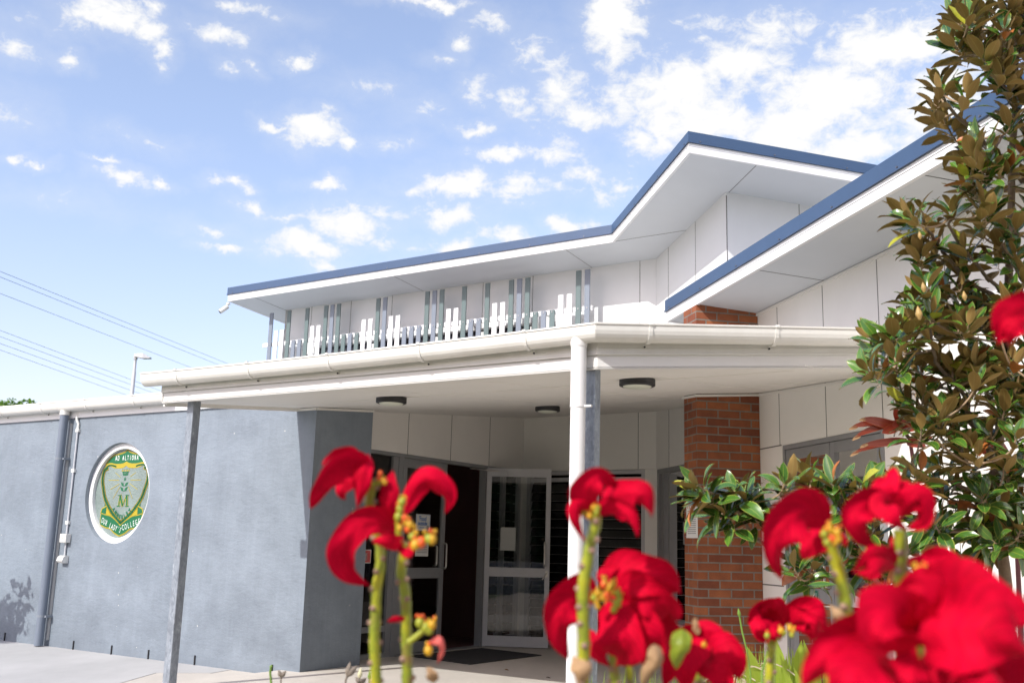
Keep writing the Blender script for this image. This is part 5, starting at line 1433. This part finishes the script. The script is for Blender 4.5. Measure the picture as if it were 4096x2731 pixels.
bract(p10, d8, [(1300, 420, -.06), (1500, 200, -.04), (1700, 100, -.04), (1860, 100, -.06)], .15, roll=.3, cup=-.3, d=d + .08)
# 11: at the right edge
WS = .72
d = 1.45
def dD(x, y): return x, y
p11 = poin('poinsettia bloom cut off by the right edge, high before the magnolia', dD, 2390, 900, d)
pstem(p11, dD, [(2405, 1500), (2400, 1200), (2395, 950), (2385, 780)], .0108, d)
bract(p11, dD, [(2390, 720), (2350, 705, .02), (2310, 730, .03), (2292, 790, .02)], .075, roll=.2, cup=-.35, d=d)
bract(p11, dD, [(2385, 740), (2345, 740, .04), (2320, 765, .04), (2318, 795, .02)], .05, roll=-.3, cup=.2, d=d)
bract(p11, dD, [(2395, 730), (2420, 700, .02), (2460, 720, .03), (2490, 790, .02)], .075, roll=.2, cup=-.35, d=d)
cyathia(p11, dD, [(2388, 735, 'y'), (2396, 728, 'g')], d - .02)

# ------------------------------------------------------------------ other plants of the bed
STRAP = leaf_mat('strap_leaf', (.20, .30, .03), (.34, .42, .05), (.40, .46, .10), rough=.42, transl=.35, tcol=(.45, .60, .06), vscale=3)
def s6(x, y): return (2600 + x / 2.1457) / 1.7415, (2000 + y / 2.1457) / 1.7415
def strap(mb, base, tip, W, sag=.12, nl=9, face=None):
    base, tip = V(base), V(tip); ax = tip - base; L = ax.length; up = V((0, 0, 1)); mid = base + ax * .55 + up * L * sag
    vw = face or (CAM - base).normalized()
    vs = []
    for i in range(nl + 1):
        t = i / nl; q = base * (1 - t) ** 2 + mid * 2 * t * (1 - t) + tip * t * t
        tg = ((mid - base) * (1 - t) + (tip - mid) * t).normalized(); sd_ = tg.cross(vw).normalized()
        w = W * .5 * min(1, .45 + t * 2) * (1 - t ** 4.5) + .0006; nr = sd_.cross(tg)
        vs += [q - sd_ * w + nr * w * .25, q, q + sd_ * w + nr * w * .25]
    k = len(mb.f)
    mb.add(vs, [(i * 3 + j, i * 3 + j + 1, i * 3 + j + 4, i * 3 + j + 3) for i in range(nl) for j in range(2)], 0, True)
    for i in range(nl):
        for j in range(2): mb.uv[k + i * 2 + j] = [(j / 2, i / nl), ((j + 1) / 2, i / nl), ((j + 1) / 2, (i + 1) / nl), (j / 2, (i + 1) / nl)]
def strap_plant(label, cv, x, y, d, tips, W):
    b0 = P(*cv(x, y), d); b0.z = -.03
    o = thing('strap_leaf_plant', label, 'plant', b0, 'strap-leaved plants in the bed')
    for (tx, ty, w) in tips:
        mb = MB(); tp = P(*cv(tx, ty), d - rnd.uniform(-.1, .15))
        strap(mb, b0 + V((rnd.uniform(-.04, .04), rnd.uniform(-.04, .04), 0)), tp, w, sag=rnd.uniform(.02, .14)); mb.build('leaf', STRAP, o, recalc=False)
    return o
d = 5.6
strap_plant('lime green strap-leaved plant at the foot of the brick pillar', s6, 1180, 2300, d,
            [(830, 1250, .13), (1085, 1195, .13), (1170, 1340, .09), (1300, 1200, .12), (1240, 1430, .04), (900, 1500, .05), (1080, 1480, .06), (1350, 1420, .07)], .08)
strap_plant('lime green strap-leaved plant below the door pair, right of the pillar', cv4, 520, 2050, 5.3,
            [(400, 1345, .075), (350, 1480, .06), (470, 1500, .05), (540, 1495, .05), (505, 1165, .02), (580, 1400, .05), (620, 1480, .05), (280, 1420, .05)], .07)
GRASS = leaf_mat('grass_blade', (.13, .22, .02), (.26, .34, .04), (.3, .36, .06), rough=.5, transl=.35, tcol=(.4, .5, .05))
gm = MB()
for i in range(170):
    x = rnd.uniform(1690, 1905); y = rnd.uniform(1480, 1560); dd = rnd.uniform(5.4, 6.6)
    tp = P(x, y, dd); b0 = tp + V((rnd.uniform(-.10, .10), rnd.uniform(-.1, .1), 0)); b0.z = -.03
    strap(gm, b0, tp, rnd.uniform(.006, .012), sag=rnd.uniform(-.02, .1), nl=6)
for i in range(120):
    x = rnd.uniform(1330, 1700); y = rnd.uniform(1535, 1575); dd = rnd.uniform(5.2, 6.4)
    tp = P(x, y, dd); b0 = tp + V((rnd.uniform(-.10, .10), rnd.uniform(-.1, .1), 0)); b0.z = -.03
    strap(gm, b0, tp, rnd.uniform(.005, .010), sag=rnd.uniform(-.02, .1), nl=6)
tag(gm.build('grass', GRASS, recalc=False), 'loose green grass blades in the bed before the pillar', 'grass', kind='stuff')
dm = MB()
for i in range(70):
    x = rnd.uniform(1690, 1760); y = rnd.uniform(1520, 1580); dd = rnd.uniform(5.5, 5.9)
    tp = P(x, y, dd); b0 = tp + V((rnd.uniform(-.25, .25), rnd.uniform(-.1, .1), rnd.uniform(-.15, -.02)))
    strap(dm, b0, tp, .006, sag=rnd.uniform(.0, .4), nl=6)
tag(dm.build('dry_straw', mat('straw', (.45, .38, .26), .8, var=.2), recalc=False), 'tangle of dry straw at the foot of the pillar', 'straw', kind='stuff')
def stalk(label, pts, cv, d, r, budL, budr, m, name='flower_stalk', fork=None, bm=None):
    q = [P(*cv(x, y), d) for x, y in pts]; b0 = q[0].copy(); b0.z = -.03
    o = thing(name, label, 'stalk', b0, 'thin flower stalks in the bed')
    mb = MB(); mb.tube([b0] + q, r, 6); mb.build('stem', m, o)
    mb = MB()
    tips = [(q[-1], (q[-1] - q[-2]).normalized())] if not fork else [(q[-1], V(f).normalized()) for f in fork]
    for p, ax in tips: bud_mb(mb, p - ax * .004, ax, budL, budr, 8)
    mb.build('seed_pod' if fork else 'bud', bm or m, o)
    return o
def r4(x, y): return (1000 + x / 3.26) / 1.7415, (2250 + y / 3.26) / 1.7415
GST = mat('green_stalk', (.16, .28, .04), .5, var=.2, vscale=30); DRY = mat('dry_pod', (.20, .165, .13), .8, var=.3, vscale=50); PALE = mat('pale_bud_cream', (.62, .58, .36), .5)
stalk('short green stalk left of the dry pods, before the hall corner', [(275, 1640), (272, 1500), (262, 1430), (275, 1355)], r4, 3.6, .0045, .012, .006, GST)
stalk('small dry forked seed pod before the hall corner', [(405, 1640), (402, 1540), (408, 1480)], r4, 3.6, .003, .030, .0085, DRY, fork=[(-.5, 0, .9), (.55, 0, .7)])
stalk('large dry forked seed pod at the foot of the dark hall face', [(1235, 1640), (1250, 1520), (1270, 1470)], r4, 3.4, .0035, .050, .011, DRY, fork=[(.15, 0, 1), (.75, 0, .8)])
stalk('cream pointed flower bud between the dry pod and the poinsettia stems', [(1400, 1640), (1415, 1560), (1425, 1500)], r4, 3.5, .003, .042, .008, GST, bm=PALE)
stalk('small dark dry pod below the cream bud', [(1420, 1680), (1430, 1600), (1440, 1560)], r4, 3.45, .003, .030, .010, DRY, fork=[(-.5, 0, .5), (.6, 0, .5)])
stalk('slender green bud stalk beside the leftmost poinsettia stem', [(1553, 1640), (1552, 1560), (1553, 1520)], r4, 3.5, .0032, .034, .0052, GST)
stalk('tall thin green bud stalk before the brick pillar', [(862, 1480), (830, 1280), (790, 1120), (770, 1000)], s6, 5.2, .0045, .050, .009, GST)
stalk('green bud stalk leaning behind the small ruffled bloom', [(960, 1480), (1000, 1330), (1015, 1250)], s6, 3.2, .0035, .05, .007, GST)
stalk('green bud tip showing above the small ruffled bloom', [(1030, 1200), (1032, 1000), (1036, 945)], s6, 4.8, .0045, .03, .009, GST)
# red cordyline behind the magnolia
cb = P(*cvS(560, 1700), 6.55); cb.z = -.03
cor = thing('cordyline', 'dark red spiky cordyline with frayed tips behind the magnolia', 'plant', cb)
CRED = leaf_mat('cordyline_leaf', (.085, .012, .010), (.26, .045, .022), (.36, .11, .04), rough=.35, transl=.10, tcol=(.5, .05, .02))
hub = P(*cvS(470, 700), 6.45); hub2 = P(*cvS(395, 590), 6.4)
mb = MB(); mb.tube([cb, P(*cvS(540, 1100), 6.55), P(*cvS(500, 900), 6.5), hub, hub2], [.02, .016, .013, .012, .010], 8); mb.build('stem', mat('purple_stem', (.16, .05, .06), .6), cor)
for (tx, ty, w, h) in ((5, 605, .045, hub2), (30, 685, .04, hub2), (85, 535, .06, hub2), (15, 810, .035, hub), (90, 745, .05, hub), (345, 455, .06, hub2), (420, 480, .06, hub2), (500, 520, .06, hub2), (560, 600, .06, hub2), (600, 760, .05, hub), (250, 650, .06, hub2), (330, 590, .07, hub2), (650, 680, .05, hub), (400, 540, .07, hub2)):
    tp = P(*cvS(tx, ty), 6.3); mb = MB(); strap(mb, h + V((rnd.uniform(-.02, .02), 0, rnd.uniform(-.03, .03))), tp, w, sag=rnd.uniform(.0, .12)); 
    o = mb.build('leaf', CRED, cor, recalc=False)
    if tx < 120:
        mb = MB(); dr = (tp - h).normalized(); strap(mb, tp - dr * .05, tp + dr * .015 - V((0, 0, .015)), .02, sag=.1); mb.build('dry_tip', TAN, cor, recalc=False)
cb2 = P(*cvS(1290, 1800), 6.2); cb2.z = -.03
cor2 = thing('cordyline', 'second red cordyline hidden deep among the magnolia leaves', 'plant', cb2)
h2 = P(*cvS(1280, 960), 6.1)
mb = MB(); mb.tube([cb2, h2], [.02, .012], 8); mb.build('stem', MATS['purple_stem'], cor2)
for i in range(11):
    a_ = i / 11 * 6.28; tp = h2 + V((math.cos(a_) * .22, math.sin(a_) * .15, rnd.uniform(-.05, .25))); mb = MB(); strap(mb, h2, tp, .05, sag=.15); mb.build('leaf', CRED, cor2, recalc=False)

# ------------------------------------------------------------------ small things under the canopy
ORD = ('first black-rimmed round ceiling light, left before the grey hall', 'small black round ceiling light farthest back near the inner wall', 'black-rimmed round ceiling light right of the white downpipe')
for lab, (x, y) in zip(ORD, ((-1.155, 9.889), (.449, 12.218), (1.042, 8.357))):
    q = V((x, y, 0)); z = z_can(q) + .002
    o = thing('ceiling_light', lab, 'ceiling light', (x, y, z - .075), 'round lights under the canopy')
    mb = MB()
    prof = [(.001, .146), (-.004, .148), (-.030, .149), (-.033, .146), (-.036, .149), (-.054, .148), (-.060, .136)]
    mb.tube([V((x, y, z + h)) for h, _ in prof], [r_ for _, r_ in prof], 40, 0); mb.build('rim', BLACK, o)
    mb = MB(); prof = [(-.0605, .118), (-.068, .108), (-.076, .080), (-.081, .045), (-.083, .004)]
    mb.tube([V((x, y, z + h)) for h, _ in prof], [r_ for _, r_ in prof], 40, 0); mb.build('lens', LENS, o)
# door mat
m0, m1, m2_, m3 = V((-1.05, 13.05, 0)), V((-.38, 12.39, 0)), V((.49, 13.64, 0)), V((-.29, 14.33, 0))
m0 = m1 + (m3 - m2_)
mb = MB(); mb.add([q + V((0, 0, z)) for z in (.001, .012) for q in (m0, m1, m2_, m3)], [(0, 1, 2, 3), (4, 5, 6, 7), (0, 1, 5, 4), (1, 2, 6, 5), (2, 3, 7, 6), (3, 0, 4, 7)])
tag(mb.build('door_mat', RUBBER), 'black rubber door mat on the slab before the open door', 'mat')
def poster(name, label, cat, fr, u0, u1, z0, z1, v, parts, m=PAPER, flip=False, thick=.002):
    """parts: (kind, x0, x1, y0, y1, material index) in 0..1, x to the right as read"""
    mb = MB(); mb.box(fr, u0, u1, v, v + thick, z0, z1)
    W_, H_ = u1 - u0, z1 - z0
    def up(x): return (u1 - x * W_) if flip else (u0 + x * W_)
    for q in parts:
        if q[0] == 'r':
            _, x0, x1, y0, y1, mi = q
            mb.box(fr, min(up(x0), up(x1)), max(up(x0), up(x1)), v + thick, v + thick + .0008, z0 + y0 * H_, z0 + y1 * H_, mi)
        elif q[0] == 'p':
            _, pts, mi = q
            mb.add([fr.p(up(x), v + thick + .001, z0 + y * H_) for x, y in pts], [tuple(range(len(pts)))], mi)
        else:
            _, body, size, cx, cy, mi, sx, bold = q
            vs, fs = text_mesh(body, size, bold)
            cu, cz = up(cx), z0 + cy * H_
            mb.add([fr.p(cu + (-1 if flip else 1) * x * sx, v + thick + .0014, cz + y) for x, y in vs], fs, mi)
    o = mb.build(name, [m, TPRINT, RPRINT, BPRINT, GPRINT, OPRINT, WPRINT, DGREEN], recalc=False)
    return tag(o, label, cat)
# notice on the return face of the hall (mostly hidden behind a bract)
poster('notice', 'covid distancing notice with a green header on the dark hall face', 'notice', FBK, .672, .880, 1.40, 1.705, .001,
       [('r', 0, 1, .90, 1, 1), ('t', 'Keep physical', .024, .40, .80, 2, .9, 0), ('t', 'distancing and', .024, .42, .70, 2, .9, 0), ('t', 'BE COVIDSAFE', .024, .44, .60, 2, .9, .0006), ('p', [(.86 + .07 * math.cos(i * .52), .77 + .06 * math.sin(i * .52)) for i in range(12)], 2), ('r', .1, .9, .08, .46, 2), ('r', .15, .5, .2, .35, 0)])
poster('notice', 'red safety notice on the side window, low behind the crescent bract', 'notice', FB, -2.52, -2.35, 1.11, 1.27, -.047, [('r', .06, .94, .06, .94, 2), ('r', .3, .6, .2, .75, 6)])
poster('notice', "'Food outside' notice in blue letters on the closed door glass", 'notice', FB, -1.536, -1.235, 1.522, 1.733, -.024,
       [('r', .03, .97, .96, .975, 3), ('r', .03, .97, .025, .04, 3), ('r', .02, .035, .03, .97, 3), ('r', .965, .98, .03, .97, 3), ('t', "'Food", .082, .46, .72, 3, .85, .002), ('t', 'outside', .074, .46, .44, 3, .90, .002), ('t', 'thank you!', .026, .42, .20, 3, .9, .0004), ('p', [(.84 + .09 * math.cos(i * .52), .20 + .13 * math.sin(i * .52)) for i in range(12)], 4), ('p', [(.84 + .05 * math.cos(i * .52), .20 + .075 * math.sin(i * .52)) for i in range(12)], 0)])
poster('notice', 'small printed sheet under the food notice on the closed door', 'notice', FB, -1.52, -1.25, 1.20, 1.42, -.024, [('r', .08, .9, .8 - .1 * i, .84 - .1 * i, 4) for i in range(7)])
# paper wrapped round the pillar edge, and the notice on the glass behind
PB = Frame(PF, E, -F)
poster('notice', 'long white notice with orange print taped to the pillar edge', 'notice', FPS, -.002, .30, 1.49, 1.86, .002,
       [('r', .1 + .16 * i, .16 + .16 * i, .80, .97, 5) for i in range(5)] + [('r', .12, .85, .72 - .055 * i, .745 - .055 * i, 5 if i < 4 else 4) for i in range(12)], flip=True)
poster('notice', 'notice with red table, shade painted into its paper, inside the tall window beside the pillar', 'notice', FE, -1.10, -.88, 1.44, 1.725, -.046, [('r', .15, .85, .82, .88, 4), ('r', .15, .85, .3, .65, 2), ('r', .1, .9, .1, .16, 4)], mat('shaded_paper', (.30, .30, .30), .8), flip=True)  # paper colour darkened to stand for the shade inside the window
poster('notice', 'covid notice with green border on the white wall left of the door pair', 'notice', FW, -.437, -.224, 1.60, 1.896, .001,
       [('r', 0, 1, .955, 1, 1), ('r', 0, .03, 0, 1, 1), ('r', .97, 1, 0, 1, 1), ('t', 'Keep physical', .026, .42, .86, 4, .8, .0003), ('t', 'distancing and', .026, .44, .75, 4, .8, .0003), ('t', 'BE COVIDSAFE', .026, .46, .63, 4, .85, .001), ('p', [(.85 + .09 * math.cos(i * .52), .84 + .07 * math.sin(i * .52)) for i in range(12)], 1), ('p', [(.85 + .065 * math.cos(i * .52), .84 + .05 * math.sin(i * .52)) for i in range(12)], 0), ('r', .12, .85, .5, .52, 4), ('r', .12, .85, .44, .46, 4), ('r', .1, .9, .0, .3, 1)], flip=True)
poster('door_sign', "dark green 'AAP 1' plate on the rail of the right-hand door", 'sign', FW, -1.144, -.958, .950, 1.040, -.003,
       [('t', 'AAP 1', .060, .5, .5, 6, .85, .0012), ('r', 0, 1, 0, .03, 6), ('r', .985, 1, 0, 1, 6)], DGREEN, flip=True)
# security camera under the left end of the high roof
cq = r_left + A * -.02 - B * 0
q = V((-5.15, 18.10, 5.53)); 
sc_ = thing('security_camera', 'white bullet security camera under the left roof corner', 'camera', q)
mb = MB(); mb.tube([q, q - V((0, 0, .03))], .035, 14); mb.tube([q - V((0, 0, .03)), q + V((-.035, -.02, -.075))], .012, 8); mb.build('mount', WHITE_P, sc_)
a_, b_ = q + V((-.005, .01, -.06)), q + V((-.125, -.06, -.185))
mb = MB(); ax = (b_ - a_).normalized(); mb.tube([a_, a_ + ax * .012, a_ + ax * .15, b_], [.03, .042, .042, .038], 16, 0); mb.tube([b_ - ax * .004, b_ + ax * .001], [.033, .033], 14, 1); mb.build('body', [WHITE_P, BLACK], sc_)
# dry leaves lying on the slab
for i, (x, y, lab) in enumerate(((.02, 11.95, 'small brown dry leaf lying on the slab before the mat'), (.46, 11.35, 'curled dark dry leaf on the slab near the downpipe'))):
    mb = MB(); leaf(mb, V((x, y, .008)), V((1, .3, .05)), V((.1, 0, 1)), .075, .028, bend=.8, fold=.6, mt=0, mu=0)
    tag(mb.build('fallen_leaf', TAN if i == 0 else DRY, recalc=False), lab, 'leaf', 'dry leaves on the slab')

# ------------------------------------------------------------------ dark furniture inside the foyer
fx = Frame(TH + A * .11, B, A)
sh = thing('shelf_unit', 'dark shelf unit with folders deep inside the open doorway', 'shelf', fx.p(.1, 2.2, 0))
WOOD = mat('dark_wood', (.07, .045, .03), .6, var=.2)
mb = MB()
for a in (-.35, .75): mb.box(fx, a, a + .03, 2.1, 2.45, .0, 1.62)
for z in (.02, .42, .82, 1.2, 1.59): mb.box(fx, -.32, .75, 2.1, 2.45, z, z + .03)
mb.box(fx, -.32, .75, 2.44, 2.46, .05, 1.6); mb.build('carcass', WOOD, sh)
for i in range(16):
    z = (.45, .85, 1.23)[i % 3]; u = -.30 + (i // 3) * .19 + rnd.uniform(0, .06); mb = MB(); mb.box(fx, u, u + rnd.uniform(.05, .12), 2.12, 2.36, z, z + rnd.uniform(.2, .3))
    mb.build('folder', mat('folder_%s' % ('grey', 'blue', 'cream')[i % 3], ((.2, .2, .2), (.08, .1, .16), (.3, .27, .2))[i % 3], .7), sh)
dk = thing('reception_desk', 'low dark desk inside the foyer behind the closed door', 'desk', fx.p(-1.4, 1.5, 0))
mb = MB(); mb.box(fx, -2.2, -.6, 1.2, 1.9, .72, .76); mb.build('top', WOOD, dk)
mb = MB(); mb.box(fx, -2.15, -.65, 1.3, 1.34, .0, .719); mb.build('front_panel', WOOD, dk)

# ------------------------------------------------------------------ distance: lamp, wires, tree
lt = P(312, 817, 50); lb = V((lt.x, lt.y, -.2))
lamp = thing('street_lamp', 'slim grey street lamp rising behind the grey hall roof', 'street lamp', lb)
LG = mat('lamp_grey', (.45, .45, .47), .45)
pole_x = lt.copy()
mb = MB(); mb.tube([V((pole_x.x, pole_x.y, -.2)), V((pole_x.x, pole_x.y, lt.z - .8)), V((pole_x.x, pole_x.y, lt.z - .79)), pole_x - V((0, 0, .15))], [.12, .085, .07, .065], 14)
mb.tube([pole_x - V((0, 0, .18)), pole_x + V((0, 0, .02))], .095, 14); mb.build('pole', LG, lamp)
mb = MB(); hf = Frame(pole_x, V((1, 0, 0)), V((0, 1, 0))); zt = lt.z
mb.add([hf.p(-.05, -.14, zt - .05), hf.p(.72, -.16, zt - .12), hf.p(.72, .16, zt - .12), hf.p(-.05, .14, zt - .05), hf.p(-.05, -.10, zt + .08), hf.p(.38, -.13, zt + .12), hf.p(.38, .13, zt + .12), hf.p(-.05, .10, zt + .08), hf.p(.74, -.12, zt - .07), hf.p(.74, .12, zt - .07), hf.p(.38, -.17, zt - .13), hf.p(.38, .17, zt - .13)],
       [(4, 5, 6, 7), (5, 8, 9, 6), (0, 4, 7, 3), (0, 10, 5, 4), (10, 1, 8, 5), (3, 7, 6, 11), (11, 6, 9, 2), (1, 2, 9, 8), (0, 3, 11, 10), (10, 11, 2, 1)])
mb.build('lamp_head', LG, lamp)
WIRE = mat('wire_grey', (.30, .38, .52), .6)
def wv(x, y): return (x / 2.6133) / 1.7415, (1050 + y / 2.6133) / 1.7415
for lab, a, b, d0, d1 in (('topmost power line sloping down to the right', (0, 92), (2352, 1045), 36, 60), ('second power line close under the topmost one', (0, 150), (2290, 1070), 36, 60), ('third power line alone below the upper pair', (0, 322), (2000, 1098), 38, 60),
                  ('upper of the four low parallel power lines', (0, 708), (1680, 1340), 44, 62), ('second of the four low parallel power lines', (0, 773), (1615, 1365), 44, 62), ('third of the four low parallel power lines', (0, 845), (1480, 1375), 44, 62), ('lowest power line just above the far tree', (0, 912), (1340, 1390), 44, 62)):
    p0, p1 = P(*wv(*a), d0), P(*wv(*b), d1); dv = p1 - p0
    pts = [p0 + dv * t - V((0, 0, 1)) * .5 * (4 * t * (1 - t)) * 0 for t in (-.6, -.3, 0, .25, .5, .75, 1, 1.3)]
    mb = MB(); mb.tube(pts, .010, 6); tag(mb.build('power_line', WIRE), lab, 'power line', 'power lines at left')
FOL = leaf_mat('bright_foliage', (.05, .13, .012), (.16, .28, .03), (.2, .3, .05), rough=.5, transl=.3, tcol=(.3, .5, .03), vein=False, vscale=.8)
def far_tree(name, label, base, h, w, n, cat='tree', ls=.28, group=None, seed=3, m=None, lo=.45):
    r_ = random.Random(seed); o = thing(name, label, cat, base, group)
    mb = MB(); mb.tube([base, base + V((.1, 0, h * .35)), base + V((0, .1, h * .7))], [h * .03, h * .022, h * .008], 8)
    cl = []
    for i in range(9):
        a = r_.uniform(0, 6.28); q = base + V((math.cos(a) * w * .33 * r_.random() ** .5, math.sin(a) * w * .33 * r_.random() ** .5, h * r_.uniform(lo, .88))); cl.append((q, w * r_.uniform(.16, .27)))
        mb.tube([base + V((0, 0, h * .35)), q], [h * .012, h * .004], 6)
    cl.append((base + V((0, 0, h * .82)), w * .22))
    mb.build('trunk', BARK, o)
    mb = MB()
    for i in range(n):
        q, rr = cl[r_.randrange(len(cl))]
        v = V((r_.gauss(0, 1), r_.gauss(0, 1), r_.gauss(0, .85))).normalized() * rr * r_.random() ** .35
        c = q + v; dx = V((r_.gauss(0, 1), r_.gauss(0, 1), r_.gauss(0, .6))).normalized(); nn = (v.normalized() + V((r_.gauss(0, .6), r_.gauss(0, .6), .5))).normalized()
        s2 = dx.cross(nn).normalized(); s_ = ls * r_.uniform(.6, 1.3)
        mb.add([c - dx * s_ * .5, c + s2 * s_ * .3, c + dx * s_ * .5, c - s2 * s_ * .3], [(0, 1, 2, 3)])
    mb.build('crown', m or FOL, o, recalc=False)
    return o
tb = P(4, 1100, 62); tb.z = -.2
top = P(8, 905, 62)
far_tree('broadleaf_tree', 'bright green tree top showing over the grey hall at far left', tb, top.z + .7, 3.6, 5000, ls=.26, seed=5)
tb = P(78, 1100, 70); tb.z = -.2
far_tree('broadleaf_tree', 'tip of a far green tree barely over the hall gutter', tb, P(80, 920, 70).z + .8, 4.0, 1800, ls=.3, seed=8)
# beside and behind the camera: shrub whose shadow falls on the hall, unseen trees added to block light, steps the glass reflects
sb = V((-8.05, 12.7, -.06))
far_tree('shrub', 'shrub left of the view whose shadow falls on the grey hall', sb, 2.35, 1.25, 900, 'shrub', ls=.16, seed=12)
DK = leaf_mat('dark_foliage', (.015, .045, .012), (.05, .09, .02), (.1, .1, .03), rough=.6, vein=False, vscale=.5)
proto_t = None
for i, x in enumerate((-21, -15.5, -10, -4.5, 1, 6.5, 12)):
    bp = V((x, -21 - (i % 2) * 2.5, -.2))
    if proto_t is None:
        proto_t = far_tree('blocker_tree', 'unseen leafy tree added across the yard to block light, first of the row of seven', bp, 9.0, 10.5, 5200, ls=.75, group='added light-blocking trees across the yard', seed=21, m=DK, lo=.12)
    else:
        c = proto_t.copy(); c['label'] = 'unseen leafy tree added across the yard to block light, %s of the row of seven' % ('first', 'second', 'third', 'fourth', 'fifth', 'sixth', 'last')[i]; col.objects.link(c); c.location = bp; c.rotation_euler.z = i * 1.3
        for ch in proto_t.children:
            k = ch.copy(); col.objects.link(k); k.parent = c
mb = MB(); ST = mat('step_concrete', (.33, .32, .31), .85)
for i in range(5): mb.box(Frame(V((0, -5.5, 0)), V((1, 0, 0)), V((0, -1, 0))), -10, 10, i * .7, 5, -.2, -.05 + (i + 1) * .17, 0); mb.box(Frame(V((0, -5.5, 0)), V((1, 0, 0)), V((0, -1, 0))), -10, 10, i * .7 - .004, i * .7 + .05, -.05 + (i + 1) * .17, -.046 + (i + 1) * .17, 1)
tag(mb.build('terrace_steps', [ST, mat('yellow_nosing', (.55, .36, .04), .6)]), 'broad concrete steps with yellow edges across the yard, outside the view', 'steps')
